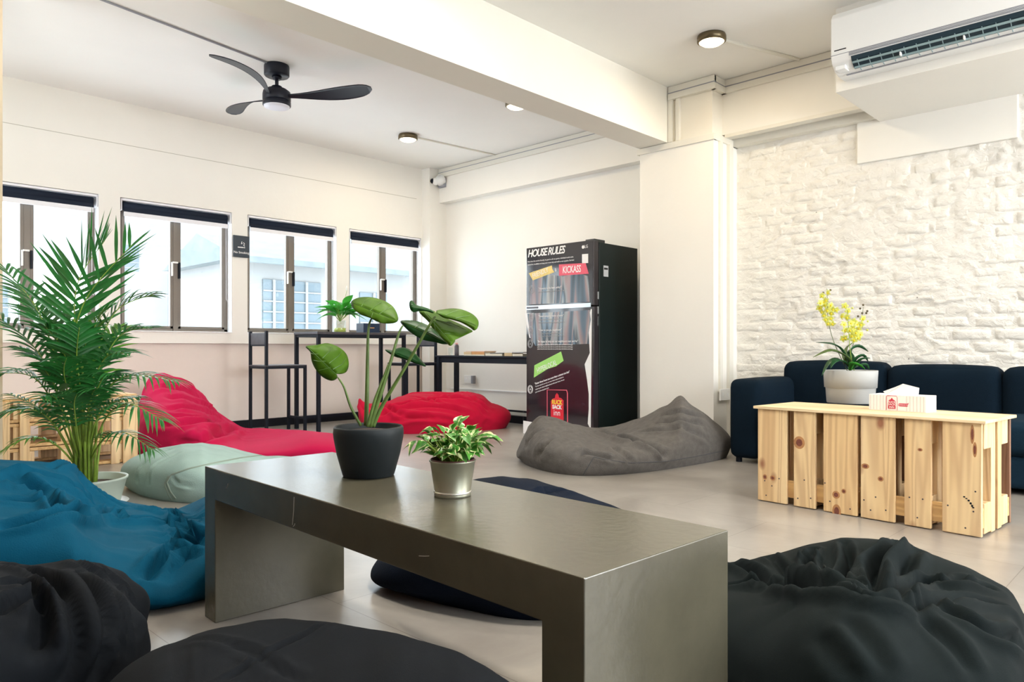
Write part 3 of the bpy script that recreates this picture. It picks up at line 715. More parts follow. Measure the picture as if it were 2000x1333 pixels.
leaf_px(mo, MO, 'leaf', 'leaf_monstera_dark', [(800, 590), (806, 588), (813, 596), (828, 600), (843, 606), (846, 612), (832, 608), (818, 608), (808, 610), (801, 604)], [(802, 597), (843, 609)], D-.03, .3, -.6, .01)
leaf_px(mo, MO, 'leaf', 'leaf_monstera_dark', [(770, 684), (785, 679), (800, 683), (812, 692), (822, 703), (832, 716), (818, 713), (800, 706), (782, 700), (768, 692)], [(772, 690), (828, 714)], D, .1, -1.0, .01)
leaf_px(mo, MO, 'leaf', 'leaf_monstera_dark', [(752, 684), (762, 684), (776, 690), (786, 698), (778, 699), (765, 694)], [(754, 685), (784, 697)], D+.01, .1, -1, .006)

# pothos --------------------------------------------------------------
P1 = at_z(884, 968, .42); d1 = float((P1-CAM)@FW); s1 = d1/FPX
po = thing('pothos_plant', 'bushy cream and green variegated plant in a small zinc pot', 'potted plant', (P1[0], P1[1], .42))
hz = (968-902)*s1
pot_lathe([(0, 0), (35*s1, 0), (36*s1, .002), (36*s1, .007), (35*s1, .009), (44*s1, hz), (46*s1, hz+.002), (46*s1, hz+.005), (43*s1, hz+.004), (42*s1, hz-.008), (0, hz-.008)]).build('pot', 'zinc', po, True)
b = MB(); b.lathe([(36*s1, .006), (37*s1, .008), (37*s1, .011), (36*s1, .012)], 40); b.build('base_band', 'zinc_bright', po, True)
b = MB(); b.lathe([(41*s1, hz-.008), (43*s1, hz+.007), (41.5*s1, hz+.007), (40*s1, hz-.006)], 40); b.build('liner', 'liner', po, True)
b = MB(); b.lathe([(0, hz-.001), (39*s1, hz-.003), (39*s1, hz-.006), (0, hz-.006)], 30); b.build('soil', 'soil', po, True)
def leaf_mesh(name, length, width, droop, m, n=6, fold=.25, wav=0):
    V = []; F = []; E = []
    for i in range(n+1):
        t = i/n; wd = width*math.sin(math.pi*min(1, t*1.02+.02)**.8)**.8*(1 if t < .97 else .05)
        x = length*t; z = -droop*t*t*length
        for j, s_ in enumerate((-1, -.5, 0, .5, 1)):
            V.append((x*(1-.1*droop*t), s_*wd/2, z+abs(s_)*wd*fold+wav*math.sin(t*9+s_*2)*wd)); E.append(abs(s_)*.55)
    for i in range(n):
        for j in range(4): a = i*5+j; F.append((a, a+1, a+6, a+5))
    me = bpy.data.meshes.new(name); me.from_pydata(V, [], F); me.materials.append(M[m]); me.polygons.foreach_set('use_smooth', [True]*len(F))
    at_ = me.attributes.new('edge', 'FLOAT', 'POINT'); at_.data.foreach_set('value', E)
    return me
def orient(o, loc, az, el, roll):
    o.rotation_mode = 'XYZ'
    m = Matrix.Translation(loc) @ Matrix.Rotation(az, 4, 'Z') @ Matrix.Rotation(-el, 4, 'Y') @ Matrix.Rotation(roll, 4, 'X')
    o.matrix_local = m
lm = [leaf_mesh('leaf', .026+.003*k, .021+.002*(k % 3), .2+.12*k, 'varieg', 6, .18, .05) for k in range(5)]
top = hz
for k in range(135):
    az = rnd.uniform(0, 6.28); t = rnd.random()**.55
    el0 = R(90-56*t); h_ = rnd.uniform(.022, .088)
    if t > .9: h_ = max(h_, .06)
    base = Vector((math.cos(az)*.018*t, math.sin(az)*.018*t, top-.004))
    tip = base+Vector((math.cos(az)*math.cos(el0), math.sin(az)*math.cos(el0), math.sin(el0)))*h_
    b = MB(); mid = (base+tip)/2+Vector((0, 0, .005)); b.tube([base, mid, tip], [.0014, .0011, .0009], 5); b.build('leaf_stalk', 'stem_palm', po)
    o = bpy.data.objects.new('leaf', lm[k % 5]); col.objects.link(o); o.parent = po
    orient(o, tip, az+rnd.uniform(-.9, .9), R(rnd.uniform(0, 75)-20*t), rnd.uniform(-.7, .7))

# ------------------------------------------------------------------ pallet table with plant and tissue box
A = at_z(1480, 978); Bq = at_z(1917, 1053)
ang = math.atan2(Bq[1]-A[1], Bq[0]-A[0]); Lg = float(np.linalg.norm((Bq-A)[:2]))
pt = thing('pallet_table', 'low table made of upright pine pallets with a thin plywood top', 'table', (A[0], A[1], 0), ang)
Hh = .452; dep = .385
def fx(u):   # distance along the front for a pixel column
    # intersect the column with the front line
    d = ray(u, 900)[:2]; e = (Bq-A)[:2]/Lg
    k = np.linalg.solve(np.array([d, -e]).T, A[:2]); return float(k[1])
slats = [(1478, 1536), (1550, 1592), (1608, 1674), (1681, 1747), (1766, 1818), (1840, 1917)]
KN = [[(1494, 933, 5, 1.1), (1509, 935, 6, .9)], [(1561, 866, 12, 1.1)], [(1633, 968, 8, 1), (1648, 961, 5, 1), (1634, 1000, 9, 1.6)], [(1720, 937, 6, .9), (1690, 912, 8, .7)], [(1797, 880, 5, .7)], [(1899, 850, 4, 5), (1904, 880, 4, 4)]]
mat('knot_light', (.42, .20, .08), .6, var=.2, vscale=60); mat('knot_dark', (.17, .05, .03), .6, var=.3, vscale=60)
nails = [[(.25, .10), (.5, .08), (.75, .12), (.3, .03)], [(.5, .13), (.8, .05), (.2, .04)], [(.05, .13), (.2, .05), (.8, .03)], [(.1, .08), (.45, .10), (.75, .05), (.3, .04)], [(.2, .12), (.7, .12), (.5, .04)], [(.15, .11), (.8, .1), (.6, .03), (.85, .18)]]
for k, (u0, u1) in enumerate(slats):
    x0, x1 = max(fx(u0), 0), min(fx(u1), Lg)
    o = bx('front_slat', 'pine', x0, x1, 0, .018, .004, Hh, pt, .0025)
    b = MB()
    for a_, z_ in nails[k]:
        b.tube([((a_-.5)*(x1-x0), -.0096, z_-Hh/2), ((a_-.5)*(x1-x0), -.008, z_-Hh/2)], .0035, 8)
    b.build('nail_head', 'bottle_dark', o)
    kx = (x0+x1)/2
    for ku, kv, kr, kz in KN[k]:
        t = float((A+(Bq-A)*fx(ku)/Lg-CAM)@FW); zk = CH+(YH-kv)*t/FPX-Hh/2; xk = fx(ku)-kx; rr_ = kr*t/FPX
        b = MB(); b.lathe([(0, -.0093), (.72, -.0093), (1, -.0088)], 18, (0, 0, 0)); b.v = [(xk+p[0]*rr_, p[2]-.0001, zk+p[1]*rr_*kz) for p in b.v]; b.build('knot_ring', 'knot_light', o)
        b = MB(); b.lathe([(0, -.0098), (.5, -.0098), (.58, -.0090)], 14, (0, 0, 0)); b.v = [(xk+p[0]*rr_, p[2]-.0001, zk+p[1]*rr_*kz) for p in b.v]; b.build('knot', 'knot_dark', o)
    bx('rear_slat', 'wood_dark', x0, x1, dep-.018, dep, .004, Hh, pt, .002)  # darker than the front pine, painting in the shade behind the gaps
xm = fx(1677)
for x0, x1 in ((0.002, xm-.008), (xm+.008, Lg-.001)):
    for yy in (.0185, dep-.0385):
        for z0, z1 in ((.035, .115),): bx('cross_rail', 'pine_h', x0+.001, x1-.001, yy, yy+.02, z0, z1, pt, .002)
    for x in (x0, x1-.075, (x0+x1)/2-.04):
        for yy in (.039, .262):
            for z0, z1 in ((.01, .13), (Hh-.105, Hh-.003)): bx('block', 'pine', x, x+.075, yy, yy+.082, z0, z1, pt, .003)
        for yy in (.1225, .1775, .2085): bx('runner_board', 'pine', x, x+.075, yy, yy+(.052 if yy < .2 else .05), .004, Hh, pt, .002) if yy != .1775 else None
bx('top_board', 'plywood', -.018, Lg+.018, -.012, dep+.012, Hh, Hh+.013, pt, .002)
PTZ = Hh+.013
b = MB(); zz = .175; xx = Lg-.052    # dark chip marks on the last slat
for q in ((-.012, .022, .004), (-.004, .016, .003), (.004, .010, .005), (.011, 0, .006), (.016, -.009, .006), (.02, -.016, .004)): b.box(xx+q[0], xx+q[0]+.007, -.0008, .0002, .135+q[1]-q[2], .135+q[1]+q[2]*.3)
b.build('dark_chip', 'black_metal', pt)

P2 = at_z(1661, 787, PTZ); d2 = float((P2-CAM)@FW); s2 = d2/FPX
orc = thing('orchid_plant', 'yellow-green orchid in a pale grey stepped pot on the pallet table', 'potted plant', (P2[0], P2[1], PTZ))
ph = (787-728)*s2
pot_lathe([(0, 0), (42*s2, 0), (43*s2, .003), (45*s2, ph*.5), (45.2*s2, ph*.505), (47.3*s2, ph*.51), (49*s2, ph+.01), (48.5*s2, ph+.012), (47*s2, ph+.01), (46*s2, ph*.8), (0, ph*.8)], 56).build('pot', 'pot_grey', orc, True)
b = MB(); b.lathe([(0, ph*.82+.01), (45*s2, ph*.82+.005), (45*s2, ph*.8), (0, ph*.8)], 30); b.build('growing_medium', 'soil', orc, True)
OO = np.array([P2[0], P2[1], PTZ])
def strap(parent, pts, w_, m, name='leaf', fold=.25):
    P = [Vector(at_d(u, v, d)-OO) for u, v, d in pts]; out = []
    for i in range(len(P)-1):
        p0, p1, p2, p3 = P[max(i-1, 0)], P[i], P[i+1], P[min(i+2, len(P)-1)]
        for k in range(4):
            t = k/4; out.append(.5*((2*p1)+(p2-p0)*t+(2*p0-5*p1+4*p2-p3)*t*t+(3*p1-p0-3*p2+p3)*t**3))
    out.append(P[-1]); n = len(out); V = []; F = []
    for i, p in enumerate(out):
        t = i/(n-1); tg = (out[min(i+1, n-1)]-out[max(i-1, 0)]).normalized(); sd = tg.cross(Vector((0, 0, 1)))
        if sd.length < .2: sd = Vector((RT[0], RT[1], 0))
        sd.normalize(); upv = sd.cross(tg); wd = w_*(.35+.65*math.sin(math.pi*min(1, t*.9+.12)))*(1-t**7*.95)
        # tilt the blade a little towards the viewer
        sd2 = (sd*.85+upv*.3).normalized()
        for s_ in (-1, 0, 1): V.append(tuple(p+sd2*s_*wd/2+upv*abs(s_)*wd*fold))
    for i in range(n-1):
        for j in range(2): a = i*3+j; F.append((a, a+1, a+4, a+3))
    o = build(name, V, F, m, parent, True); md = o.modifiers.new('s', 'SOLIDIFY'); md.thickness = .0015; return o
for pts, m_, w_ in (
    ([(1662, 720, d2), (1650, 695, d2), (1632, 675, d2-.02), (1594, 669, d2-.05)], 'orchid_leaf', .034),
    ([(1662, 720, d2), (1655, 700, d2-.02), (1625, 686, d2-.05), (1588, 698, d2-.07)], 'orchid_leaf_light', .036),
    ([(1662, 722, d2), (1640, 704, d2-.04), (1620, 710, d2-.06), (1605, 734, d2-.07)], 'orchid_leaf', .030),
    ([(1662, 722, d2), (1645, 706, d2-.05), (1630, 708, d2-.08), (1622, 720, d2-.09)], 'orchid_leaf', .03),
    ([(1664, 720, d2), (1660, 690, d2+.02), (1675, 678, d2+.02), (1696, 687, d2+.02)], 'orchid_leaf', .042),
    ([(1664, 722, d2), (1672, 704, d2-.02), (1685, 696, d2-.03), (1696, 707, d2-.03)], 'orchid_leaf', .034),
    ([(1666, 722, d2), (1680, 705, d2-.04), (1690, 701, d2-.05), (1700, 700, d2-.05)], 'orchid_leaf', .022),
    ([(1662, 722, d2), (1650, 700, d2+.03), (1655, 680, d2+.05), (1668, 668, d2+.06)], 'orchid_leaf_light', .03),
    ([(1660, 724, d2), (1665, 712, d2-.06), (1680, 716, d2-.08), (1690, 722, d2-.09)], 'leaf_bright', .03),
    ([(1664, 722, d2), (1676, 716, d2+.03), (1690, 714, d2+.04), (1698, 722, d2+.05)], 'orchid_leaf', .03)):
    strap(orc, pts, w_, m_)
stem_px(orc, OO, [(1655, 725, d2), (1630, 672, d2), (1618, 628, d2), (1616, 590, d2), (1615, 563, d2)], .0022, .0012, 'orchid_stem', 'flower_stem')
stem_px(orc, OO, [(1668, 724, d2), (1661, 690, d2), (1658, 650, d2), (1655, 605, d2)], .0026, .0014, 'stem_palm', 'flower_stem')
stem_px(orc, OO, [(1658, 724, d2), (1666, 674, d2+.02), (1680, 640, d2+.02), (1686, 600, d2+.02)], .0020, .0012, 'orchid_stem', 'flower_stem')
def flower(u, v, d, s_=1.0):
    c = at_d(u, v, d)-OO; V = []; F = []
    nrm = (CAM-at_d(u, v, d)); nrm = Vector(nrm/np.linalg.norm(nrm)); nrm = (nrm+Vector((rnd.uniform(-.7, .7), rnd.uniform(-.5, .5), rnd.uniform(-.4, .3)))).normalized()
    a = nrm.cross(Vector((0, 0, 1))).normalized(); b_ = nrm.cross(a); r0 = rnd.uniform(0, 1)
    for k in range(5):
        q = 2*math.pi*k/5+r0; dr = a*math.cos(q)+b_*math.sin(q); sd = a*-math.sin(q)+b_*math.cos(q); n = len(V); L_ = .0175*s_
        for t, wd, up_ in ((0, .002, 0), (.35, .006, .004), (.7, .006, .004), (1, .001, -.001)):
            for s3 in (-1, 1): V.append(tuple(Vector(c)+dr*L_*t+sd*wd*s3*s_+nrm*up_*s_))
        for i in range(3): F.append((n+2*i, n+2*i+1, n+2*i+3, n+2*i+2))
    o = build('flower', V, F, 'petal', orc, True)
    b2 = MB(); cc = Vector(c)+nrm*.003; b2.rbox(cc[0], cc[1], cc[2]-.003*s_, .010*s_, .010*s_, .012*s_, .0048*s_, 3); b2.build('lip', 'petal_lip', o, True)
for u, v in ((1606, 578), (1618, 572), (1614, 586), (1603, 600), (1612, 596), (1620, 602), (1628, 604), (1606, 609), (1634, 606), (1610, 616), (1623, 622), (1618, 632), (1626, 632), (1602, 592), (1609, 590), (1616, 606), (1624, 612), (1613, 624), (1622, 596), (1600, 602)): flower(u, v, d2-.01+rnd.uniform(-.02, .02))
for u, v in ((1650, 598), (1656, 607), (1646, 618), (1648, 634), (1650, 645), (1647, 662), (1668, 628), (1674, 634), (1666, 641), (1678, 642), (1672, 650), (1680, 653), (1670, 657), (1685, 622), (1668, 664), (1662, 632), (1666, 648), (1676, 660), (1660, 645), (1655, 620), (1682, 634), (1664, 656), (1652, 660)): flower(u, v, d2+rnd.uniform(-.02, .02), 1.1)
for u, v, mm_ in ((1622, 567, 'bud'), (1608, 572, 'bud'), (1665, 602, 'petal'), (1686, 596, 'bud'), (1680, 603, 'bud'), (1692, 612, 'bud'), (1694, 608, 'bud'), (1695, 628, 'petal'), (1694, 645, 'petal'), (1676, 618, 'bud'), (1684, 612, 'bud')):
    c = at_d(u, v, d2+.01)-OO; b = MB(); b.rbox(c[0], c[1], c[2], .011, .011, .012, .0054, 4); b.build('bud', mm_, orc, True)

P3 = at_z(1758, 803, PTZ); tx = thing('tissue_box', 'white striped tissue box with a red printed emblem and a tissue sticking out', 'tissue box', (P3[0], P3[1]+.03, PTZ), ang)
tw, td, th = .122, .06, .072
bx('carton', 'box_white', -tw, tw, -td, td, 0, th, tx, .001)
b = MB()
for k in range(17):
    x = -tw+.006+k*.0142
    if abs(x+.0) > .05 or 1: b.box(x, x+.0028, -td-.0008, -td+.0001, .003, th-.003)
b.build('stripe', 'box_stripe', tx)
b = MB(); b.box(-.03, .035, -td-.0012, -td, .004, th-.004); b.build('label_field', 'box_white', tx)
b = MB()
b.tube([(-.045, -td-.001, .004), (-.045, -td-.001, .064), (-.040, -td-.001, .068), (-.002, -td-.001, .068), (.002, -td-.001, .060), (.002, -td-.001, .004)], .0012, 4)
b.prism([(-.037, .010), (-.005, .010), (-.005, .044), (-.011, .050), (-.016, .052), (-.021, .060), (-.026, .052), (-.031, .050), (-.037, .044)], .0008, (0, -td-.0013, 0), (1, 0, 0), (0, 0, 1))
b.prism([(.004, .030), (.012, .036), (.045, .036), (.050, .040), (.047, .026), (.043, .023), (.012, .023), (.006, .027)], .0008, (0, -td-.0013, 0), (1, 0, 0), (0, 0, 1))
b.build('emblem', 'print_red', tx)
for k, (s_, zz_) in enumerate((('RUCK', .036), ('SACK', .0255), ('INN', .013))): text('lettering', s_, .0125, 'print_white', (-.021, -td-.0028, zz_), (1, 0, 0), (0, 0, 1), tx, .0003, align='CENTER')
text('lettering', 'RUCKSACK INN', .0065, 'print_white', (.028, -td-.0028, .0275), (1, 0, 0), (0, 0, 1), tx, .0003, align='CENTER')
V = [(-.070, -.008, th), (.055, -.010, th), (.065, .012, th), (-.060, .014, th), (-.078, -.012, th+.012), (-.02, -.016, th+.036), (.005, -.004, th+.050), (.074, -.004, th+.034), (.05, .012, th+.012), (-.02, .018, th+.03)]
F = [(0, 4, 5), (0, 5, 6, 1), (1, 6, 7), (1, 7, 8, 2), (2, 8, 9, 3), (3, 9, 4, 0), (4, 9, 5), (5, 9, 6), (6, 9, 8, 7)]
o = build('tissue', V, F, 'paper_white', tx)

# ------------------------------------------------------------------ sofa
sf = thing('sofa', 'long dark navy fabric sofa against the white brick wall', 'sofa', (-2.33, 5.22, 0))
def rb(name, m, x0, x1, y0, y1, z0, z1, r, puff=0, n=14, xf=None):
    b = MB(); b.rbox((x0+x1)/2, (y0+y1)/2, (z0+z1)/2, x1-x0, y1-y0, z1-z0, r, n, puff, xf); return b.build(name, m, sf, True)
rb('armrest', 'sofa', .0, .21, -.76, -.02, .03, .545, .05, .006)
mods = [(.12, .80), (.80, 1.42), (1.42, 2.04), (2.04, 2.66)]
for k, (x0, x1) in enumerate(mods):
    rb('back_cushion', 'sofa', x0+.004, x1-.004, -.21, -.01, .20, .655 if k == 0 else .638, .055, .012)
    rb('seat_cushion', 'sofa_seat', max(x0, .215)+.003, x1-.003, -.80, -.17, .20, .375, .045, .012)
    rb('base', 'sofa_seat', max(x0, .215)+.002, x1-.002, -.77, -.10, .03, .205, .03, .002)
for x in (.05, .9, 1.7, 2.6):
    for y in (-.70, -.10):
        b = MB(); b.tube([(x, y, 0), (x, y, .045)], .02, 12); b.build('leg', 'black_metal', sf)

# ------------------------------------------------------------------ refrigerator
FH = 1.623; fx0, fx1, fy0, fy1 = -4.364, -3.625, 4.70, 5.27
fr = thing('refrigerator', 'tall black two-door refrigerator with house rules printed on its front', 'refrigerator', ((fx0+fx1)/2, fy0, 0))
hw = (fx1-fx0)/2
bx('cabinet', 'fridge_side', -hw, hw, .075, .62, .02, FH-.012, fr, .004)
split = .75+(YH-597)/FPX*5.89
dd1 = bx('freezer_door', 'fridge_black', -hw, hw, 0, .068, split+.004, FH, fr, .005)
dd2 = bx('fridge_door', 'fridge_black', -hw, hw, 0, .068, .06, split-.006, fr, .005)
bx('hinge_cover', 'fridge_edge', hw-.10, hw-.005, .02, .16, FH-.012, FH+.012, fr, .004)
bx('kick_plate', 'fridge_edge', -hw+.02, hw-.02, .05, .08, .0, .055, fr)
for z_ in (split+.09, split-.03): bx('hinge_cap', 'fridge_silver', hw-.003, hw+.0015, .052, .067, z_-.035, z_+.025, fr)
bx('door_stripe', 'fridge_silver', hw-.002, hw+.0008, .056, .060, split-.16, split-.085, fr)
yF = -.0012
def frx(u, v): p = at_y(u, v, fy0); return p[0]-(fx0+fx1)/2, p[2]
def fpoly(name, m, pts, par, th_=.0008, lift=0):
    b = MB(); P = [frx(*q) for q in pts]; b.prism(P[::-1] if sum((P[i][0]*P[i-1][1]-P[i-1][0]*P[i][1]) for i in range(len(P))) > 0 else P, th_, (0, -.0004-lift, 0), (1, 0, 0), (0, 0, 1)); o = b.build(name, m, fr)
    return o
fpoly('printed_picture', 'door_print', [(1040, 530), (1060, 527), (1075, 537), (1100, 540), (1128, 534), (1150, 540), (1152, 590), (1034, 595)], dd1)
fpoly('printed_picture', 'door_print', [(1030, 613), (1152, 606), (1154, 625), (1150, 650), (1151, 672), (1046, 676), (1036, 660)], dd2)
fpoly('handle_strip', 'fridge_silver', [(1028, 598), (1154, 592), (1154, 600), (1028, 606)], dd2, .002)
fpoly('handle_recess', 'bottle_dark', [(1029, 600), (1052, 599), (1052, 603), (1029, 604)], dd2, .002, .001)
fpoly('torn_paper', 'print_white', [(1025, 612), (1043, 612), (1040, 650), (1044, 664), (1034, 660), (1030, 640)], dd2, .0006)
fpoly('torn_paper', 'print_white', [(1154, 604), (1146, 640), (1151, 672), (1152, 690), (1142, 712), (1147, 745), (1150, 770), (1150, 800), (1148, 828), (1153, 838), (1154, 838), (1156, 604)], dd2, .0006)
fpoly('torn_paper', 'print_white', [(1022, 790), (1022, 822), (1040, 825), (1060, 835), (1080, 845), (1022, 850)], dd2, .0006)
fpoly('printed_tape', 'tape_yellow', [(1033, 534), (1078, 519), (1079, 526), (1083, 532), (1041, 548)], dd1, .0010, .0006)
fpoly('printed_tape', 'tape_pink', [(1092, 517), (1144, 514), (1150, 535), (1092, 539)], dd1, .0010, .0006)
fpoly('printed_tape', 'tape_green', [(1044, 714), (1096, 687), (1101, 705), (1086, 716), (1070, 721), (1043, 738)], dd2, .0010, .0006)
fpoly('sticker', 'print_white', [(1137, 497), (1149, 496), (1149, 514), (1137, 515)], dd1, .0010, .0006)
def ftext(s_, u, v, size, m, shear=0, tilt=0, sx=1, align='LEFT', off=0, space=1):
    x, z_ = frx(u, v); t = R(tilt)
    text('lettering', s_, size, m, (x, -.0022, z_), (math.cos(t), 0, math.sin(t)), (-math.sin(t), 0, math.cos(t)), fr, .0004, shear, align, sx, space, off)
px = 5.9/FPX
ftext('HOUSE RULES', 1031, 503, .09, 'print_white', .25, 0, .84, off=.0016, space=.86)
for k in range(2): pass
ftext('Now have fun and be friendly, be good to all our guests, individual needs make', 1031, 513, .0175, 'print_white', 0, 0, .92)
ftext('memories, in addition to keep your room tidy and well to rest upstairs. Be kind', 1031, 519, .0175, 'print_white', 0, 0, .92)
ftext('FRIENDLY', 1041, 544, .058, 'paper_white', 0, 14, .72)
ftext('&', 1084, 531, .045, 'print_white', 0, 0, .7)
ftext('KICKASS', 1099, 534, .082, 'print_white', 0, -1, .62, off=.001)
ftext('"Honesty is the best policy"', 1052, 566, .024, 'print_white', 0, 0, .95)
ftext('"Good company makes a home"', 1052, 620, .024, 'print_white', 0, 0, .9)
ftext('"Clean as you go, neighbours"', 1052, 647, .024, 'print_white', 0, 0, .9)
ftext('"Be happy to help out our neighbours near and far"', 1050, 669, .024, 'print_white', 0, 0, .9)
ftext('HYPERLOCAL', 1050, 729, .062, 'print_white', 0, 19, .62)
ftext('"Better three hours too soon than a minute too late"', 1045, 752, .0235, 'print_white', .1, 16.5, .80, off=.0003)
for k, s_ in enumerate(('The bus waits for no one, so come down early and join us', 'exploring the island neighbourhood with your hosts, we are', 'your friends and guides here')): ftext(s_, 1046, 757+k*5.5, .0165, 'print_white', 0, 16.5, .85)
for v_, n_ in ((572, 1), (626, 1), (632, 1), (653, 1), (658, 1)):
    ftext('no littering or smoking inside the rooms, keep our space clean for all'[:64-n_*10], 1052, v_, .0145, 'print_grey', 0, 0, .9)
for v_ in (675, 679, 683): ftext('please keep the noise down after ten and do share the kitchen and lounge', 1050, v_, .0145, 'print_white', 0, 0, .9)
def ring(u, v, m='print_grey'):
    x, z_ = frx(u, v); b = MB()
    for rr in (.028, .020):
        b.tube([(x+rr*math.cos(a*.2618), -.0015, z_+rr*1.25*math.sin(a*.2618)) for a in range(25)], .0022, 4, False)
    b.tube([(x-.008, -.0015, z_-.006), (x, -.0015, z_+.010), (x+.009, -.0015, z_-.006), (x-.008, -.0015, z_-.006)], .0018, 4); b.build('icon', m, fr)
for u, v in ((1039, 566), (1038, 620), (1037, 646), (1036, 672)): ring(u, v)
ring(1036, 761, 'print_white')
b = MB(); x, z_ = frx(1138, 483)
b.lathe([(.0, 0), (.014, 0), (.014, .001), (0, .001)], 20, (x+.006, -.001, z_+.0), Matrix.Rotation(R(90), 4, 'X')); b.build('maker_emblem', 'print_white', fr)
ftext('LG', 1142, 485, .036, 'print_white', 0, 0, .8)
# emblem of the hostel at the foot of the door
x0_, z0_ = frx(1069, 762)
b = MB(); x1_, z1_ = frx(1107, 762); zb = frx(1085, 845)[1]
b.tube([(x0_, -.0015, zb), (x0_, -.0015, z0_), (x1_, -.0015, z0_+.006), (x1_+.008, -.0015, z0_-.02), (x1_+.01, -.0015, zb)], .004, 5); b.build('emblem_outline', 'tape_pink', fr)
fpoly('emblem', 'logo_red', [(1076, 784), (1080, 779), (1084, 778), (1085, 772), (1088, 768), (1091, 772), (1092, 777), (1096, 778), (1101, 783), (1101, 845), (1076, 845)], dd2, .0010, .0004)
ftext('RUCK', 1088, 790, .05, 'logo_yellow', 0, 0, .85, 'CENTER', off=.002)
ftext('SACK', 1088, 799, .045, 'print_white', 0, 0, .9, 'CENTER', off=.002)
ftext('inn', 1088, 812, .07, 'print_white', 0, 0, .9, 'CENTER')
x, z_ = 0, 0
q = at_x(1183, 530, fx1); bx('paper_label', 'print_grey', hw-.0005, hw+.0012, q[1]-fy0-.03, q[1]-fy0+.035, q[2]-.045, q[2]+.045, fr)
bx('printed_lines', 'fridge_edge', hw+.0005, hw+.0018, q[1]-fy0-.024, q[1]-fy0+.028, q[2]+.012, q[2]+.028, fr)

# ------------------------------------------------------------------ bar table, stools, side table
def frame_bar(p, q, r=.0125):
    b = MB(); p = Vector(p); q = Vector(q); lo = [min(p[i], q[i])-r for i in range(3)]; hi = [max(p[i], q[i])+r for i in range(3)]
    return b.box(lo[0], hi[0], lo[1], hi[1], lo[2], hi[2])
bt = thing('bar_table', 'black metal bar table under the windows between two tall stools', 'bar table', (-5.97, 3.975, 0))
BX, BY, BH = .19, .475, .895
bx('table_top', 'dark_board', -BX-.015, BX+.015, -BY-.02, BY+.02, BH-.022, BH, bt, .002)
for sx in (-1, 1):
    for sy in (-1, 1): frame_bar((sx*BX, sy*BY, .013), (sx*BX, sy*BY, BH-.035), .015).build('leg', 'black_metal', bt)
for sy in (-1, 1): frame_bar((-BX, sy*BY, BH-.035), (BX, sy*BY, BH-.035), .0125).build('top_rail', 'black_metal', bt)
for sx in (-1, 1): frame_bar((sx*BX, -BY, BH-.035), (sx*BX, BY, BH-.035), .0125).build('top_rail', 'black_metal', bt)
frame_bar((-BX, -BY, .1), (-BX, BY, .1), .0125).build('foot_rail', 'black_metal', bt)
def stool(label, x0, x1, yb, yf):   # yb: back, yf: front
    s = thing('bar_stool', label, 'bar stool', ((x0+x1)/2, (yb+yf)/2, 0), 0, 'tall stools at the bar table')
    hx_ = (x1-x0)/2; h2 = (yf-yb)/2; sh = .60
    for sx in (-1, 1):
        frame_bar((sx*hx_, -h2, .011), (sx*hx_, -h2, .885), .0115).build('back_leg', 'black_metal', s)
        frame_bar((sx*hx_, h2, .011), (sx*hx_, h2, sh-.015), .0115).build('front_leg', 'black_metal', s)
    bx('seat', 'dark_board', -hx_-.012, hx_+.012, -abs(h2)-.012+.0, abs(h2)+.012, sh-.012, sh, s, .003)
    for sx in (-1, 1): frame_bar((sx*hx_, -h2, sh-.022), (sx*hx_, h2, sh-.022), .010).build('seat_rail', 'black_metal', s)
    for y in (-h2, h2): frame_bar((-hx_, y, sh-.022), (hx_, y, sh-.022), .010).build('seat_rail', 'black_metal', s)
    sgn = 1 if h2 > 0 else -1
    o = MB(); y_ = -h2; o.box(-hx_+.012, hx_-.012, y_-.006, y_+.006, .775, .88); o.build('backrest', 'dark_board', s)
    frame_bar((-hx_, h2, .12), (hx_, h2, .12), .009).build('foot_rest', 'black_metal', s)
    frame_bar((-hx_, -h2, .772), (hx_, -h2, .772), .007).build('back_rail', 'black_metal', s)
stool('tall black bar stool at the left end of the bar table', -6.18, -5.89, 3.06, 3.43)
stool('tall black bar stool at the right end of the bar table, beside the side table', -6.18, -5.89, 4.95, 4.57)

dk = thing('side_table', 'narrow black side table with books beside the refrigerator', 'side table', (-5.83, 4.93, 0))
bx('table_top', 'black_metal', -.03, 1.42, -.02, .28, .655, .672, dk, .002)
bx('apron', 'black_metal', 0, 1.40, -.005, .02, .60, .655, dk); bx('apron', 'black_metal', 0, 1.40, .24, .265, .60, .655, dk)
bx('apron', 'black_metal', 0, .02, .0, .26, .60, .655, dk)
for x in (0.015, 1.385):
    for y in (.005, .245): bx('leg', 'black_metal', x-.02, x+.02, y-.02, y+.02, 0, .655, dk)
def book(label, u0, u1, z0, th_, m, y=5.0, d_=.16, rz=0, cover='book_cream'):
    a_ = at_y(u0, 690, y)[0]; c_ = at_y(u1, 690, y)[0]; L_ = c_-a_
    o = thing('book', label, 'book', ((a_+c_)/2, y+d_/2, z0), rz, 'books lying on the side table')
    bx('page_block', 'book_cream', -L_/2+.003, L_/2-.003, -d_/2+.003, d_/2-.004, .002, th_-.002, o)
    bx('cover', m, -L_/2, L_/2, -d_/2, d_/2, th_-.002, th_, o); bx('cover', m, -L_/2, L_/2, -d_/2, d_/2, 0, .002, o)
    bx('spine', m, -L_/2, L_/2, -d_/2-.001, -d_/2+.002, .001, th_-.001, o)
zt = .672
book('bottom book of the left pile, cream cover', 906, 946, zt, .012, 'book_cream')
book('thick orange-brown book on the left pile', 921, 946, zt+.012, .028, 'book_orange')
book('pale tan book lying at the left end of the book pile', 906, 920, zt+.012, .026, 'book_cover_tan')
book('thin pink book on top of the left pile', 910, 947, zt+.040, .007, 'book_cover_pink')
book('cream book lying low in the middle pile', 948, 981, zt, .022, 'book_cream')
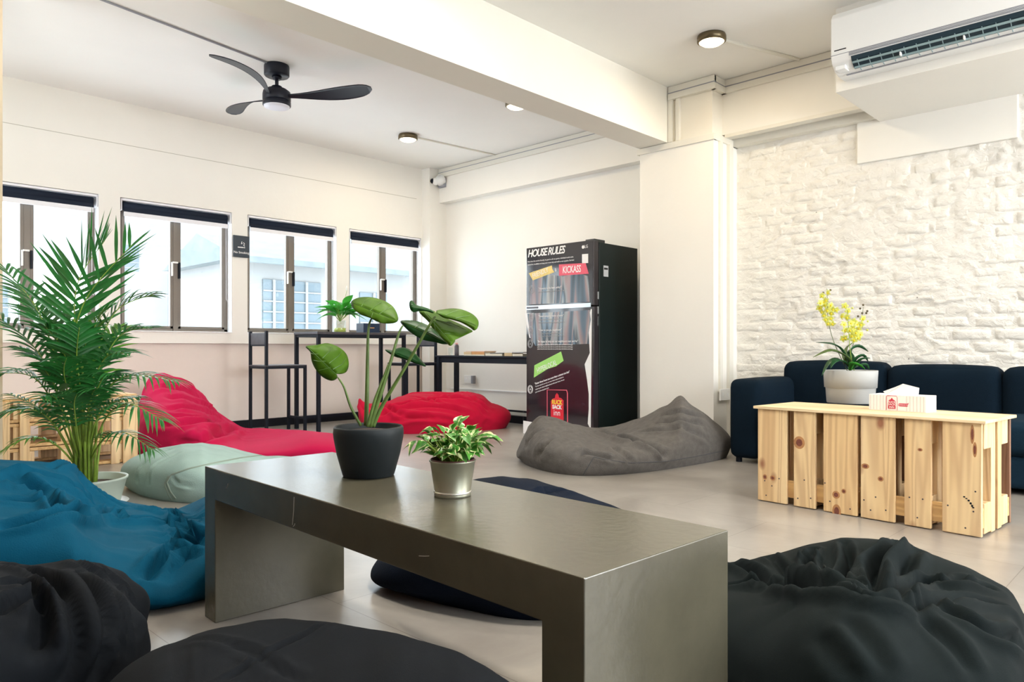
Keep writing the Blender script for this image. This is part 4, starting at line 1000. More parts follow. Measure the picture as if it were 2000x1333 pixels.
book('dark-covered book on top of the middle pile', 957, 984, zt+.022, .008, 'book_cover_dark')
book('tan book lying next to the refrigerator', 985, 1000, zt, .03, 'book_cover_tan')
book('cream book lying against the refrigerator', 1001, 1021, zt, .022, 'book_cream')
book('grey-covered book topmost beside the refrigerator', 1000, 1022, zt+.031, .008, 'print_grey')
p = at_y(892, 690, 5.05); bo = thing('bottle', 'dark tall bottle with pink cap on the side table', 'bottle', (p[0], p[1], zt))
b = MB(); b.lathe([(0, 0), (.022, 0), (.023, .005), (.023, .095), (.018, .11), (.012, .115), (0, .115)], 20); b.build('body', 'bottle_dark', bo, True)
b = MB(); b.lathe([(0, .114), (.014, .114), (.014, .128), (0, .130)], 16); b.build('cap', 'bottle_cap', bo, True)
p = at_y(880, 690, 5.05); gl = thing('drinking_glass', 'small clear glass beside the dark bottle', 'glass', (p[0], p[1], zt))
b = MB(); b.lathe([(0, 0), (.022, 0), (.026, .08), (.024, .08), (.020, .004), (0, .004)], 20); b.build('tumbler', 'glass', gl, True)

# plant in a glass vase and navy box on the bar table
p = at_z(663, 646, BH+.001) if False else np.array([-6.02, 3.86, BH])
u_, v_, t_ = proj(p); p = at_d(664, 0, t_); LV = thing('peace_lily', 'small bright green plant in a clear glass vase on the bar table', 'potted plant', (p[0], p[1], BH))
sv = t_/FPX
b = MB(); b.lathe([(0, 0), (12*sv, 0), (12.5*sv, .004), (11.5*sv, 24*sv), (11*sv, 24*sv), (11.8*sv, .006), (0, .006)], 28); b.build('vase', 'glass', LV, True)
b = MB(); b.lathe([(0, .007), (11.3*sv, .008), (11.2*sv, 9*sv), (0, 9*sv)], 24); b.build('pebbles', 'petal', LV, True)
b = MB(); b.tube([(x_*sv*.8, y_*sv*.8, z_*sv) for x_, y_, z_ in ((-6, 0, 9), (6, 3, 12), (-5, -4, 15), (5, 2, 19), (-4, 3, 22), (0, 0, 26))], .006, 5); b.build('roots', 'book_cream', LV)
lm2 = [leaf_mesh('leaf', (24+5*k)*sv, (13+3*(k % 2))*sv, .35+.1*k, 'leaf_bright', 6, .2) for k in range(4)]
for k in range(34):
    az = rnd.uniform(0, 6.28); t = rnd.random(); el = R(88-52*t)
    base = Vector((0, 0, 22*sv)); h_ = (12+rnd.random()*24*(1-.5*t))*sv; tip = base+Vector((math.cos(az)*math.cos(el), math.sin(az)*math.cos(el), math.sin(el)))*h_
    b = MB(); b.tube([base, tip], .0016, 5); b.build('leaf_stalk', 'stem_palm', LV)
    o = bpy.data.objects.new('leaf', lm2[k % 4]); col.objects.link(o); o.parent = LV; orient(o, tip, az, el-R(rnd.uniform(0, 30)), rnd.uniform(-.6, .6))
b = MB()
pp = Vector((.0, 0, 24*sv)); tp = Vector((14*sv*.7, 14*sv*.7, 84*sv)); b.tube([pp, tp], .0016, 5); b.build('flower_stalk', 'stem_palm', LV)
b = MB(); b.lathe([(0, -.01), (.008, 0), (.013, .012), (.009, .028), (0, .045)], 10, tuple(tp)); b.build('white_spathe', 'paper_white', LV, True)
p = at_d(719, 0, t_+.16); nbx = thing('small_box', 'small dark blue box on the bar table behind the monstera leaf', 'box', (p[0], p[1], BH), R(90))
bx('carton', 'navy_box', -.095, .095, -.06, .06, 0, .092, nbx, .002)
text('lettering', 'HELLO', .03, 'print_grey', (-.03, -.0615, .035), (1, 0, 0), (0, 0, 1), nbx) if False else None
bx('label_strip', 'book_orange', -.02, .03, -.0612, -.0598, .045, .052, nbx)

# ------------------------------------------------------------------ pallet bench behind the palm
pb = thing('pallet_bench', 'bench of stacked pine pallets under the window behind the palm', 'bench', (-5.15, 1.2, 0))
y0, y1 = -.62, .56
for k in range(3):
    zb_ = k*.15
    for x_ in (-.5, -.40, -.28, -.16, -.03): bx('deck_board', 'pine_h', x_-.045, x_+.045 if x_ < -.1 else .0, y0, y1, zb_+.128, zb_+.148, pb, .002)
    bx('runner_board', 'pine_h', -.09, .0, y0, y1, zb_+.003, zb_+.021, pb, .002); bx('runner_board', 'pine_h', -.54, -.45, y0, y1, zb_+.003, zb_+.021, pb, .002)
    for yy in (y0, y0+.30, -.13, .12, y1-.11):
        for x_ in (-.08, -.53): bx('block', 'pine', x_, x_+.075, yy, yy+.11 if k != 1 else yy+.09, zb_+.0215, zb_+.1275, pb, .003)
for yy in (-.20, -.10, .22, .40): bx('front_upright', 'pine', .001, .018, yy, yy+.05, .0, .43, pb, .002)
bx('end_board', 'pine', .001, .019, .47, .56, .0, .44, pb, .002)

# ------------------------------------------------------------------ palm
PX, PY = -3.89, 1.11
pm = thing('areca_palm', 'large leafy areca palm in a sage green pot on the left', 'potted plant', (PX, PY, 0))
b = pot_lathe([(0, 0), (.135, 0), (.138, .01), (.165, .118), (.172, .122), (.172, .13), (.165, .131), (.158, .125), (.15, .09), (0, .09)]); b.build('pot', 'pot_sage', pm, True)
b = MB(); b.lathe([(0, .1), (.15, .096), (.15, .09), (0, .09)], 30); b.build('soil', 'soil', pm, True)
b = MB(); b.lathe([(0, .0), (.16, 0), (.175, .012), (.172, .014), (.15, .006), (0, .006)], 36); b.build('saucer', 'white_plastic', pm, True)
PO = np.array([PX, PY, 0]); DP = 3.5
def frond(pts, ll, wl, m, nl=18, droop=.35, t0=.35):
    P = [np.array(at_d(u, v, d)-PO) for u, v, d in pts]
    out = []
    for i in range(len(P)-1):
        p0, p1, p2, p3 = P[max(i-1, 0)], P[i], P[i+1], P[min(i+2, len(P)-1)]
        for k in range(8):
            t = k/8; out.append(.5*((2*p1)+(p2-p0)*t+(2*p0-5*p1+4*p2-p3)*t*t+(3*p1-p0-3*p2+p3)*t**3))
    out.append(P[-1]); out = np.array(out); n = len(out)
    b = MB(); b.tube(out, [.0055*(1-.8*i/(n-1)) for i in range(n)], 6); o = b.build('frond_stem', 'stem_palm', pm, True)
    V = []; F = []
    for k in range(nl):
        t = t0+(1-t0)*(k+.5)/nl; f = t*(n-1); i = min(int(f), n-2); p = out[i]+(out[i+1]-out[i])*(f-i)
        tg = out[min(i+1, n-1)]-out[max(i-1, 0)]; tg /= np.linalg.norm(tg)
        sd = np.cross(tg, [0, 0, 1]); 
        if np.linalg.norm(sd) < .25: sd = np.cross(tg, FW)
        sd /= np.linalg.norm(sd); upv = np.cross(sd, tg)
        L_ = ll*(.45+.75*math.sin(math.pi*min(1, (k+1)/nl*.85+.1)))*rnd.uniform(.85, 1.1)
        if k > nl-3: L_ *= .8
        for s_ in (-1, 1):
            fw = .55+.55*((k+1)/nl); dr = sd*s_+tg*fw+upv*.30; dr = dr+np.array([rnd.uniform(-.12, .12) for _ in range(3)]); dr /= np.linalg.norm(dr)
            wdir = np.cross(dr, upv); wdir /= np.linalg.norm(wdir)+1e-9
            nn = np.cross(wdir, dr); nseg = 5; n0 = len(V)
            for j in range(nseg+1):
                q = j/nseg; c = p+dr*L_*q+np.array([0, 0, -droop*L_*q*q]); wd = wl*(.25+.75*math.sin(math.pi*min(1, q*.85+.12)))*(1-q**5)
                V += [c-wdir*wd/2, c+nn*wd*.18, c+wdir*wd/2]
            for j in range(nseg):
                a = n0+3*j; F += [(a, a+1, a+4, a+3), (a+1, a+2, a+5, a+4)]
    build('frond', V, F, m, pm, True)
G, Gl = 'leaf_palm', 'leaf_palm_light'
FR = [([(165, 912, DP), (140, 720, DP), (165, 590, DP-.05), (258, 478, DP-.05)], .34, .021, G, 13, .05),
      ([(170, 912, DP), (185, 720, DP), (225, 610, DP+.05), (300, 575, DP+.1)], .20, .018, G, 16, .3),
      ([(172, 912, DP), (200, 780, DP-.05), (250, 735, DP-.1), (345, 745, DP-.15)], .17, .012, G, 18, .5),
      ([(172, 912, DP), (205, 820, DP-.1), (250, 790, DP-.2), (318, 822, DP-.25)], .15, .012, G, 18, .5),
      ([(172, 912, DP), (200, 860, DP-.1), (240, 845, DP-.2), (300, 880, DP-.25)], .12, .011, G, 16, .6),
      ([(160, 912, DP), (120, 740, DP), (75, 610, DP), (10, 525, DP)], .22, .016, G, 16, .3),
      ([(155, 912, DP), (110, 760, DP), (60, 670, DP), (-20, 610, DP)], .20, .016, G, 18, .35),
      ([(155, 912, DP), (105, 790, DP-.05), (60, 735, DP-.1), (-15, 730, DP-.15)], .18, .014, G, 18, .45),
      ([(150, 912, DP), (105, 830, DP-.1), (60, 800, DP-.2), (-10, 812, DP-.25)], .15, .013, G, 18, .5),
      ([(150, 912, DP), (110, 870, DP-.1), (60, 855, DP-.2), (5, 880, DP-.25)], .10, .013, Gl, 10, .5),
      ([(165, 912, DP), (160, 760, DP), (180, 650, DP+.05), (215, 600, DP+.1)], .17, .016, Gl, 14, .3),
      ([(160, 912, DP), (150, 770, DP-.05), (120, 680, DP-.1), (90, 640, DP-.15)], .17, .016, G, 16, .35),
      ([(165, 912, DP), (175, 780, DP-.05), (205, 700, DP-.1), (255, 690, DP-.15)], .15, .014, G, 16, .4),
      ([(160, 912, DP), (140, 800, DP-.1), (125, 730, DP-.2), (130, 700, DP-.3)], .16, .018, G, 14, .45),
      ([(165, 912, DP), (170, 820, DP-.1), (180, 770, DP-.2), (190, 760, DP-.3)], .14, .016, G, 14, .45),
      ([(160, 912, DP), (135, 840, DP-.1), (110, 780, DP-.2), (80, 775, DP-.3)], .14, .014, G, 14, .5),
      ([(165, 912, DP), (160, 740, DP+.05), (145, 650, DP+.15), (120, 600, DP+.2)], .18, .016, G, 15, .3),
      ([(170, 912, DP), (178, 760, DP+.1), (195, 690, DP+.2), (230, 640, DP+.3)], .18, .016, Gl, 15, .3),
      ([(165, 912, DP), (150, 740, DP+.1), (110, 640, DP+.2), (60, 600, DP+.3)], .18, .015, G, 15, .3),
      ([(168, 912, DP), (172, 800, DP), (160, 720, DP-.05), (170, 660, DP-.1)], .17, .018, G, 14, .4),
      ([(168, 912, DP), (185, 830, DP-.05), (215, 790, DP-.05), (270, 775, DP-.05)], .14, .012, G, 16, .5),
      ([(150, 912, DP), (120, 850, DP), (80, 800, DP+.05), (20, 770, DP+.1)], .14, .012, G, 16, .5)]
FR += [([(165, 912, DP), (150, 700, DP), (150, 560, DP), (205, 470, DP+.05)], .30, .024, G, 14, .02, .45),
      ([(162, 912, DP), (130, 720, DP), (90, 620, DP+.05), (30, 560, DP+.1)], .20, .018, G, 16, .3),
      ([(168, 912, DP), (190, 750, DP), (230, 660, DP), (290, 640, DP)], .17, .017, G, 16, .35),
      ([(160, 912, DP), (135, 790, DP), (100, 720, DP), (40, 680, DP)], .18, .017, G, 16, .4),
      ([(164, 912, DP), (160, 790, DP-.1), (150, 700, DP-.15), (155, 640, DP-.2)], .17, .02, G, 15, .35),
      ([(168, 912, DP), (180, 800, DP-.1), (200, 740, DP-.15), (225, 730, DP-.2)], .15, .017, G, 15, .45),
      ([(158, 912, DP), (130, 820, DP-.1), (105, 750, DP-.15), (85, 720, DP-.2)], .15, .017, G, 15, .45),
      ([(162, 912, DP), (150, 840, DP-.15), (145, 790, DP-.25), (150, 770, DP-.3)], .13, .018, G, 12, .5)]
for a in FR: frond(*a)
for k in range(16):
    az = rnd.uniform(0, 6.28); r_ = rnd.uniform(.0, .055); x_, y_ = r_*math.cos(az), r_*math.sin(az); hh = rnd.uniform(.35, .7)
    b = MB(); b.tube([(x_, y_, .09), (x_*1.2, y_*1.2, hh*.5), (x_*1.9+rnd.uniform(-.02, .02), y_*1.9, hh)], [.008, .006, .004], 7); b.build('cane', 'stem_palm', pm, True)

# ------------------------------------------------------------------ bean bags
def closed_spline(P, N):
    P = np.array(P, float); n = len(P); out = []
    for i in range(n):
        p0, p1, p2, p3 = P[i-1], P[i], P[(i+1) % n], P[(i+2) % n]
        for t in np.linspace(0, 1, N, endpoint=False):
            out.append(.5*((2*p1)+(p2-p0)*t+(2*p0-5*p1+4*p2-p3)*t*t+(3*p1-p0-3*p2+p3)*t**3))
    return np.array(out)
def tps(pts, q):
    X = np.array([p[:2] for p in pts]); Z = np.array([p[2] for p in pts]); n = len(X)
    K = lambda A, B: (lambda r: np.where(r > 1e-9, r*r*np.log(r+1e-12), 0))(np.linalg.norm(A[:, None]-B[None], axis=2))
    if n < 4: 
        w_ = 1/(np.linalg.norm(q[:, None]-X[None], axis=2)**2+.02); return (w_*Z).sum(1)/w_.sum(1)
    A = np.zeros((n+3, n+3)); A[:n, :n] = K(X, X)+np.eye(n)*.002; A[:n, n] = 1; A[:n, n+1:] = X; A[n, :n] = 1; A[n+1:, :n] = X.T
    s_ = np.linalg.solve(A, np.r_[Z, 0, 0, 0]); return K(q, X)@s_[:n]+s_[n]+q@s_[n+1:]
def normals(V, F):
    fn = np.cross(V[F[:, 2]]-V[F[:, 0]], V[F[:, 3]]-V[F[:, 1]]); N = np.zeros_like(V)
    for k in range(4): np.add.at(N, F[:, k], fn)
    return N/(np.linalg.norm(N, axis=1)[:, None]+1e-12)
def dist_poly(V, P):
    D_ = np.full(len(V), 9.); Tt = np.zeros(len(V)); tot = 0; seg = [np.linalg.norm(P[i+1]-P[i]) for i in range(len(P)-1)]; L_ = sum(seg)+1e-9
    for i in range(len(P)-1):
        a, c = P[i], P[i+1]; d = c-a; t = np.clip(((V-a)@d)/(d@d+1e-12), 0, 1); r = np.linalg.norm(V-(a+t[:, None]*d), axis=1)
        m_ = r < D_; D_[m_] = r[m_]; Tt[m_] = (tot+t[m_]*seg[i])/L_; tot += seg[i]
    return D_, Tt
def hit_px(bvh, u, v):
    d = ray(u, v); h = bvh.ray_cast(Vector(CAM), Vector(d)); return None if h[0] is None else np.array(h[0])
def bag(label, m, outline, crown, top_px=None, creases=(), gathers=(), noise=(.008, 5), wr=None, flat=.75, seed=0, nth=240, nr=96, zmid=.36, seams=(), seam_mat=None, tuck=.10, extra=None, group='bean bags lying about the lounge floor', seam_r=.0035, ck=1.25, cw=1.0):
    O = closed_spline(outline, 12); c = O.mean(0)
    th = np.arctan2(O[:, 1]-c[1], O[:, 0]-c[0]); rr = np.linalg.norm(O-c, axis=1); i_ = np.argsort(th); th = th[i_]; rr = rr[i_]
    TH = np.linspace(-math.pi, math.pi, nth, endpoint=False); RR = np.interp(TH, th, rr, period=2*math.pi)
    ph = np.linspace(0.0, R(158), nr)
    V = []
    for a in ph[1:]:
        if a <= math.pi/2: fr_ = math.sin(a)**.92; zf = math.cos(a)**flat
        else: fr_ = 1-tuck*(1-math.sin(a)); zf = None
        xy = c+np.stack([np.cos(TH), np.sin(TH)], 1)*(RR*fr_)[:, None]
        H_ = np.maximum(tps(crown, xy), .06)
        if zf is not None: z = H_*(zmid+(1-zmid)*zf)
        else: z = H_*zmid*np.maximum(0, 1-(a-math.pi/2)/R(66))**1.0
        V.append(np.c_[xy, z])
    V = np.concatenate([np.array([[c[0], c[1], tps(crown, c[None])[0]]])]+V+[np.array([[c[0], c[1], 0]])])
    F = []; n1 = nr-1
    Q = [(1+k*nth+i, 1+(k+1)*nth+i, 1+(k+1)*nth+(i+1) % nth, 1+k*nth+(i+1) % nth) for k in range(n1-1) for i in range(nth)]
    caps = [(0, 1+i, 1+(i+1) % nth, 1+(i+1) % nth) for i in range(nth)]; last = len(V)-1; b0 = 1+(n1-1)*nth
    caps2 = [(last, b0+(i+1) % nth, b0+i, b0+i) for i in range(nth)]
    FA = np.array(Q+caps+caps2)
    # broad swells and stretched wrinkles
    N = normals(V, FA); wgt = np.clip(V[:, 2]/.06, 0, 1)
    V = V+N*(fbm(V, noise[1], 3, seed)*noise[0]*wgt)[:, None]
    def fit():
        nonlocal V
        if top_px is None: return
        tu = np.array([q[0] for q in top_px], float); tv = np.array([q[1] for q in top_px], float)
        for _ in range(4):
            u, v, t = proj(V); us = np.linspace(tu[0], tu[-1], 60); s_ = np.ones(60)
            for k, uu in enumerate(us):
                sel = np.abs(u-uu) < (tu[-1]-tu[0])/70+4
                if not sel.any(): continue
                j = np.where(sel)[0][np.argmin(v[sel])]; zt_ = CH-(np.interp(uu, tu, tv)-YH)*t[j]/FPX
                s_[k] = np.clip(zt_/max(V[j, 2], .02), .5, 1.9)
            s_ = np.convolve(np.pad(s_, 2, 'edge'), [.1, .2, .4, .2, .1], 'valid')
            V[:, 2] *= np.interp(u, us, s_)
    fit()
    N = normals(V, FA)
    if wr:
        for (dx, dy, fq, amp, sd, (gx_, gy_, gr)) in wr:
            d = np.array([dx, dy])/math.hypot(dx, dy); al = V[:, :2]@d; ac_ = V[:, :2]@np.array([-d[1], d[0]])
            Pq = np.c_[al*.28, ac_, V[:, 2]*.6]; q = np.abs(fbm(Pq, fq, 3, sd)); k = np.exp(-((V[:, 0]-gx_)**2+(V[:, 1]-gy_)**2)/gr**2)
            V = V+N*((np.exp(-q*q*9)*amp-amp*.4)*k*wgt)[:, None]
    bvh = BVHTree.FromPolygons([tuple(p) for p in V], [tuple(q) for q in Q])
    disp = np.zeros(len(V))
    for pts, wd, dp_ in creases:
        wd *= cw
        P = [hit_px(bvh, *q) for q in pts]; P = [p for p in P if p is not None]
        if len(P) < 2: continue
        P = np.array(P); 
        if len(P) > 2:
            Ps = []
            for i in range(len(P)-1):
                p0, p1, p2, p3 = P[max(i-1, 0)], P[i], P[i+1], P[min(i+2, len(P)-1)]
                for t in (0, .25, .5, .75): Ps.append(.5*((2*p1)+(p2-p0)*t+(2*p0-5*p1+4*p2-p3)*t*t+(3*p1-p0-3*p2+p3)*t**3))
            P = np.array(Ps+[P[-1]])
        d, t = dist_poly(V, P); tp = np.clip(np.minimum(t, 1-t)*5+.25, 0, 1)
        disp += tp*dp_*ck*(-np.exp(-(d/wd)**2)+.6*np.exp(-((d-1.7*wd)/wd)**2))
    for (gu, gv), k, rad, amp in gathers:
        p = hit_px(bvh, gu, gv)
        if p is None: continue
        d3 = V-p; r = np.linalg.norm(d3, axis=1); ax = N[np.argmin(r)]; a = np.cross(ax, [0.3, .2, 1]); a /= np.linalg.norm(a); b_ = np.cross(ax, a)
        thq = np.arctan2(d3@b_, d3@a)
        s_ = np.abs(np.sin(thq*k/2+.8*np.sin(thq*2+gu)+fbm(V, 6, 2, int(gu))*.5)); disp += amp*(s_-.6)*np.exp(-(r/rad)**2)*(1-np.exp(-(r/(rad*.15))**2)) - amp*1.5*np.exp(-(r/(rad*.16))**2)
    V = V+N*(disp*wgt)[:, None]
    V[:, 2] = np.maximum(V[:, 2], 0)
    F = [tuple(q) for q in Q]+[q[:3] for q in caps]+[(q[0], q[1], q[2]) for q in caps2]
    loc = (float(c[0]), float(c[1]), 0)
    if seams or extra:
        root = thing('bean_bag', label, 'bean bag', loc, 0, group); V2 = V-np.array(loc)
        build('body', V2, F, m, root, True)
        bv2 = BVHTree.FromPolygons([tuple(p) for p in V], [tuple(q) for q in Q])
        for pts in seams:
            P = []
            for i in range(len(pts)-1):
                for t in np.linspace(0, 1, 10, endpoint=False):
                    h = hit_px(bv2, pts[i][0]+(pts[i+1][0]-pts[i][0])*t, pts[i][1]+(pts[i+1][1]-pts[i][1])*t)
                    if h is not None: P.append(h)
            if len(P) > 3:
                P = np.array(P); Pm = P.copy(); Pm[1:-1] = (P[:-2]+P[1:-1]*2+P[2:])/4; b = MB(); b.tube([tuple(q-np.array(loc)) for q in Pm], seam_r, 8); b.build('piping', seam_mat or m, root, True)
        return root
    o = build('bean_bag', V-np.array(loc), F, m, None, True, loc); tag(o, label, 'bean bag', group); return o

bag('large raspberry pink bean bag lounger in front of the left windows', 'pink',
    [(-6.15, 1.95), (-5.65, 1.80), (-5.1, 2.05), (-4.55, 2.40), (-4.2, 2.80), (-4.5, 3.10), (-5.1, 3.08), (-5.7, 2.95), (-6.15, 2.55)],
    [(-5.9, 2.05, .55), (-5.95, 2.45, .56), (-5.65, 2.05, .40), (-5.5, 2.5, .34), (-5.2, 2.3, .26), (-4.7, 2.6, .22), (-4.4, 2.8, .20), (-5.1, 2.9, .2), (-5.7, 2.85, .40)],
    [(258, 862), (268, 760), (290, 733), (320, 727), (360, 739), (400, 765), (428, 800), (445, 815), (480, 836), (540, 838), (600, 841), (655, 846), (690, 860)],
    creases=[([(275, 740), (330, 745), (385, 765), (425, 800)], .018, .028), ([(270, 780), (330, 778), (390, 790), (430, 812)], .016, .024), ([(268, 800), (330, 800), (390, 803), (440, 822)], .014, .022),
             ([(265, 822), (320, 815), (380, 818), (440, 830)], .012, .018), ([(262, 842), (320, 828), (380, 828), (450, 838)], .015, .022), ([(385, 852), (430, 846), (470, 838)], .018, .03), ([(350, 868), (400, 858), (450, 848)], .02, .03),
             ([(300, 760), (350, 762), (400, 785)], .012, .014)],
    noise=(.010, 4), ck=1.5, cw=1.7, wr=[(.5, 1, 14, .018, 5, (-5.8, 2.3, .5))], seed=11)
bag('pale mint green floor cushion with piped edges between the palm and the table', 'mint',
    [(-4.45, 1.55), (-4.2, 1.36), (-3.75, 1.36), (-3.40, 1.55), (-3.15, 1.95), (-3.35, 2.35), (-3.9, 2.42), (-4.40, 2.2), (-4.6, 1.9)],
    [(-4.2, 1.6, .20), (-3.8, 1.6, .22), (-3.6, 2.0, .22), (-4.2, 2.1, .2), (-3.4, 1.9, .2)],
    [(236, 905), (250, 895), (290, 878), (350, 868), (395, 865), (440, 870), (490, 883), (520, 890)],
    creases=[([(268, 940), (290, 900), (330, 880)], .012, .010), ([(290, 945), (310, 905), (350, 885)], .012, .008), ([(300, 885), (350, 873), (400, 872)], .012, .012), ([(338, 930), (350, 945), (375, 950)], .010, .006)],
    noise=(.006, 6), seed=5, flat=.5, seams=[[(520, 889), (470, 895), (420, 905), (370, 916), (335, 928), (326, 942), (333, 960), (345, 976)], [(330, 930), (322, 946), (330, 968), (336, 978)]], seam_mat='mint_piping', seam_r=.005)
bag('bright teal bean bag between the palm and the concrete table', 'teal',
    [(-2.13, .95), (-2.2, 1.35), (-2.6, 1.55), (-3.05, 1.40), (-3.35, 1.0), (-3.65, .5), (-3.65, .0), (-3.2, -.15), (-2.75, .20), (-2.42, .62), (-2.2, .72)],
    [(-3.2, .8, .36), (-3.3, .3, .36), (-2.8, .9, .28), (-2.5, 1.1, .24), (-2.3, 1.1, .22), (-2.5, 1.35, .2), (-2.9, .45, .32), (-2.8, 1.25, .22)],
    [(-60, 890), (0, 898), (95, 904), (140, 910), (180, 945), (215, 968), (260, 980), (300, 986), (330, 996), (370, 978), (402, 965), (470, 960), (640, 1010)],
    creases=[([(-10, 940), (60, 930), (120, 950), (165, 985), (190, 1000)], .018, .030), ([(5, 1030), (80, 1020), (150, 1010), (225, 1000)], .016, .030), ([(100, 915), (150, 930), (200, 975), (240, 990)], .014, .022),
             ([(30, 945), (80, 965), (120, 1000)], .016, .024), ([(225, 1000), (240, 1020), (290, 1020), (330, 1030), (355, 1048)], .012, .022), ([(260, 990), (300, 1000), (335, 1005), (355, 1030)], .011, .020),
             ([(335, 1010), (365, 1030), (380, 1050), (395, 1020)], .012, .030), ([(290, 1130), (330, 1085), (370, 1060), (402, 1050)], .018, .032), ([(320, 1120), (360, 1085), (402, 1075)], .012, -.016), ([(330, 1045), (350, 1060), (400, 1062)], .010, .016), ([(0, 975), (80, 985), (150, 985)], .014, .014)],
    gathers=[((360, 1035), 9, .12, .022)], noise=(.016, 5), wr=[(1, .9, 9, .008, 3, (-2.9, .8, .7)), (.3, 1, 16, .006, 8, (-2.4, 1.1, .4))], ck=1.8, seed=21, nth=280, nr=110)
bag('charcoal bean bag in the lower left corner, draped in deep folds', 'charcoal',
    [(-1.86, .62), (-1.97, .69), (-2.12, .64), (-2.32, .42), (-2.55, .05), (-2.35, -.25), (-1.95, -.2), (-1.62, .1), (-1.60, .45), (-1.7, .6)],
    [(-1.95, .45, .30), (-2.1, .3, .29), (-1.8, .2, .30), (-2.2, 0, .28)],
    [(-20, 1090), (0, 1095), (60, 1104), (130, 1094), (200, 1100), (245, 1116), (268, 1134)],
    creases=[([(20, 1105), (75, 1130), (115, 1155), (140, 1200), (150, 1270), (120, 1333)], .013, .026), ([(60, 1102), (140, 1120), (185, 1160), (205, 1210), (200, 1280), (180, 1320)], .011, .024), ([(120, 1098), (190, 1130), (225, 1170), (245, 1230), (250, 1280)], .009, .012), ([(150, 1098), (220, 1130), (255, 1180), (270, 1240)], .008, .008),
             ([(165, 1115), (225, 1140), (250, 1180), (262, 1220)], .008, .008), ([(0, 1195), (40, 1180), (78, 1172)], .016, .026), ([(75, 1175), (85, 1220), (70, 1270)], .02, .024), ([(215, 1200), (225, 1235), (232, 1270)], .010, .014), ([(0, 1140), (50, 1150), (90, 1190)], .012, .016)],
    noise=(.008, 8), ck=1.25, seed=31, tuck=.06)
bag('smooth charcoal bean bag at the bottom edge in front of the table', 'charcoal',
    [(-1.56, .30), (-1.52, .58), (-1.34, .76), (-1.08, .80), (-.76, .76), (-.59, .62), (-.60, .36), (-.75, .15), (-1.05, .05), (-1.4, .1)],
    [(-1.2, .5, .33), (-.95, .5, .32), (-1.4, .45, .30), (-1.1, .25, .3)],
    [(200, 1333), (240, 1296), (290, 1268), (400, 1230), (500, 1211), (560, 1208), (650, 1215), (780, 1236), (900, 1270), (960, 1300), (1010, 1333)],
    creases=[([(380, 1250), (480, 1270), (530, 1300), (590, 1333)], .008, .006), ([(520, 1280), (600, 1240), (640, 1218)], .007, .005), ([(440, 1330), (510, 1285)], .007, .004)],
    noise=(.006, 5), seed=41, tuck=.06)
bag('big dark charcoal bean bag with a gathered hollow at the lower right', 'charcoal_green',
    [(-1.0, 1.46), (-.74, 1.345), (-.45, 1.20), (-.27, 1.36), (-.20, 1.62), (-.235, 1.90), (-.36, 2.10), (-.62, 2.23), (-.92, 2.12), (-1.10, 1.85), (-1.12, 1.60)],
    [(-.55, 1.45, .34), (-.8, 1.5, .33), (-.38, 1.6, .33), (-.62, 1.78, .235), (-.75, 1.75, .23), (-.5, 2.0, .30), (-.75, 2.05, .31), (-.32, 1.9, .29), (-.98, 1.85, .26)],
    [(1380, 1115), (1410, 1103), (1500, 1084), (1560, 1066), (1640, 1050), (1700, 1052), (1750, 1056), (1780, 1064), (1850, 1090), (1900, 1108), (1950, 1133), (1985, 1152), (2000, 1180)],
    creases=[([(1415, 1148), (1500, 1152), (1600, 1165), (1700, 1180), (1790, 1192)], .014, .034), ([(1500, 1155), (1570, 1150), (1640, 1150), (1700, 1165)], .014, -.022), ([(1590, 1075), (1580, 1110), (1600, 1140), (1620, 1148)], .010, .028), ([(1650, 1060), (1660, 1100), (1645, 1130), (1640, 1145)], .011, .024),
             ([(1755, 1062), (1735, 1080), (1705, 1115), (1715, 1150)], .012, .034), ([(1790, 1075), (1770, 1110), (1755, 1150)], .014, .018), ([(1740, 1170), (1800, 1150), (1860, 1150), (1930, 1150), (1985, 1150)], .014, .026), ([(1780, 1190), (1860, 1175), (1930, 1185), (1990, 1215)], .013, .018), ([(1420, 1105), (1470, 1120), (1500, 1150)], .014, .024),
             ([(1500, 1088), (1530, 1115), (1560, 1145)], .012, .014), ([(1820, 1190), (1900, 1220), (1960, 1245), (1995, 1260)], .014, .016), ([(1640, 1200), (1700, 1260), (1730, 1320)], .018, .006), ([(1800, 1210), (1860, 1260), (1900, 1320)], .016, .008), ([(1600, 1240), (1640, 1290), (1670, 1333)], .018, .006), ([(1855, 1150), (1880, 1130), (1915, 1115)], .012, .014), ([(1535, 1075), (1570, 1085), (1590, 1100)], .01, .012)],
    gathers=[((1720, 1155), 9, .14, .022)], noise=(.010, 7), ck=1.4, seed=51, nth=300, nr=120, tuck=.06)
bag('black navy bean bag tucked behind the concrete table', 'navy',
    [(-2.02, 1.47), (-1.86, 1.33), (-1.55, 1.36), (-1.28, 1.48), (-1.18, 1.85), (-1.28, 2.3), (-1.6, 2.48), (-1.95, 2.25), (-2.1, 1.85), (-2.1, 1.6)],
    [(-1.7, 1.7, .30), (-1.9, 1.9, .3), (-1.5, 2.0, .28), (-1.4, 1.7, .28)],
    [(722, 1100), (800, 1000), (880, 945), (930, 934), (980, 930), (1050, 936), (1130, 960), (1200, 985), (1250, 1005), (1290, 1030)],
    creases=[([(1040, 975), (1080, 960), (1120, 962)], .012, .014)], noise=(.010, 5), seed=61, tuck=.2)
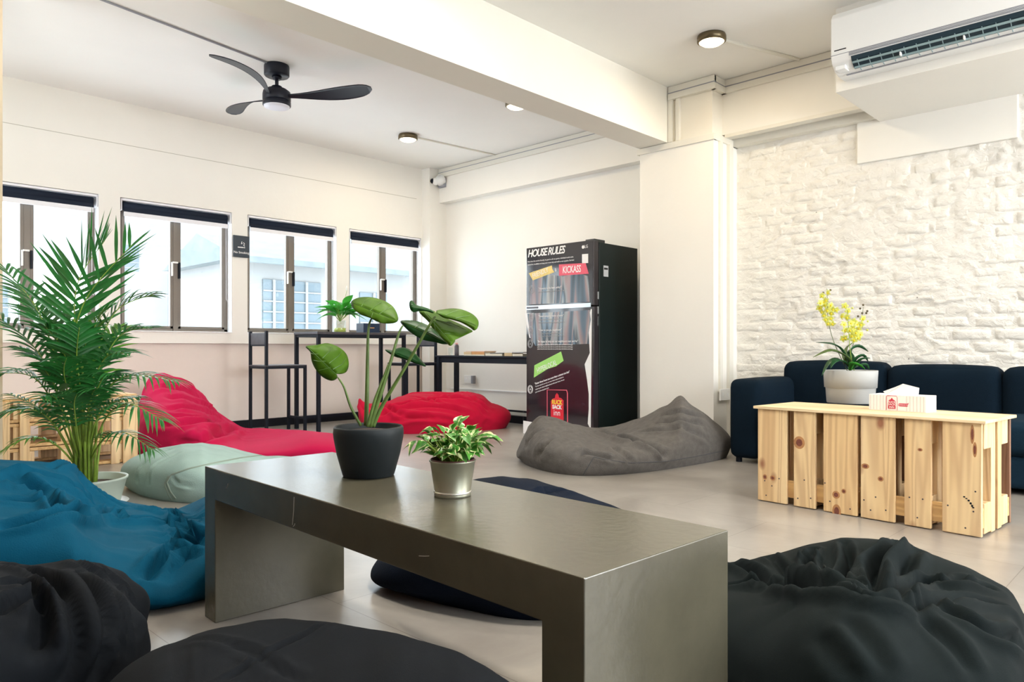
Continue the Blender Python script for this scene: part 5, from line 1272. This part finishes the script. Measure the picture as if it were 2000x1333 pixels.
bag('grey bean bag with a peaked corner lying in front of the refrigerator', 'grey_cloth',
    [(-3.45, 3.68), (-3.30, 3.46), (-2.95, 3.30), (-2.66, 3.34), (-2.48, 3.66), (-2.40, 4.10), (-2.38, 4.55), (-2.48, 4.74), (-2.85, 4.62), (-3.15, 4.40), (-3.42, 4.05)],
    [(-3.2, 3.75, .33), (-2.9, 3.6, .26), (-2.75, 4.0, .20), (-3.0, 4.1, .18), (-2.7, 4.45, .40), (-2.55, 4.3, .34), (-2.6, 3.8, .2), (-2.55, 4.6, .34)],
    [(1010, 862), (1018, 840), (1030, 825), (1050, 812), (1085, 815), (1120, 826), (1165, 837), (1200, 831), (1250, 815), (1295, 790), (1318, 776), (1332, 771), (1346, 780), (1375, 800), (1410, 828), (1432, 848)],
    creases=[([(1030, 870), (1045, 850), (1070, 840)], .016, .018), ([(1050, 895), (1065, 870), (1100, 855)], .018, .018), ([(1130, 893), (1140, 885), (1160, 890), (1200, 897)], .012, .018), ([(1170, 840), (1230, 862), (1280, 878), (1300, 890)], .018, .024), ([(1230, 868), (1265, 875), (1295, 892)], .012, .014),
             ([(1290, 812), (1330, 806), (1370, 815)], .014, .016), ([(1280, 828), (1330, 822), (1370, 830)], .014, .014), ([(1240, 845), (1320, 838), (1380, 858)], .016, .012), ([(1190, 875), (1220, 890), (1235, 905)], .014, .010), ([(1060, 815), (1045, 830), (1030, 850)], .012, .014)],
    noise=(.010, 6), ck=1.9, cw=1.25, wr=[(.8, .6, 12, .010, 4, (-2.9, 3.9, .8))], seed=71, seams=[[(1160, 893), (1180, 898), (1230, 905), (1300, 902), (1360, 892), (1430, 878)], [(1160, 893), (1150, 910), (1138, 930)], [(1140, 834), (1180, 834), (1230, 820), (1290, 793), (1325, 773)]], seam_mat='grey_seam', seam_r=.003)
bag('red bean bag on the floor beneath the bar table', 'red',
    [(-5.62, 3.84), (-5.35, 3.74), (-5.05, 3.95), (-4.86, 4.3), (-4.75, 4.82), (-4.95, 5.05), (-5.3, 4.90), (-5.55, 4.6), (-5.68, 4.2)],
    [(-5.45, 3.95, .28), (-5.3, 4.3, .30), (-5.1, 4.7, .33), (-5.5, 4.4, .33), (-4.95, 4.5, .28)],
    [(688, 774), (700, 780), (728, 788), (748, 784), (775, 773), (800, 768), (860, 767), (920, 766), (945, 770), (960, 782)],
    creases=[([(740, 800), (800, 790), (870, 780), (930, 790)], .014, .022), ([(730, 812), (790, 800), (860, 796), (920, 812)], .014, .018), ([(740, 790), (780, 810), (830, 815)], .014, .018), ([(760, 825), (820, 815), (880, 820)], .014, .016), ([(900, 768), (930, 785), (950, 800)], .014, .022), ([(850, 770), (900, 783), (945, 810)], .012, .016), ([(700, 785), (712, 800), (720, 825)], .014, .014), ([(800, 775), (850, 785), (900, 805)], .01, .010)],
    noise=(.010, 5), wr=[(.9, .9, 14, .018, 7, (-5.2, 4.4, .6))], ck=1.6, cw=1.5, seed=81)
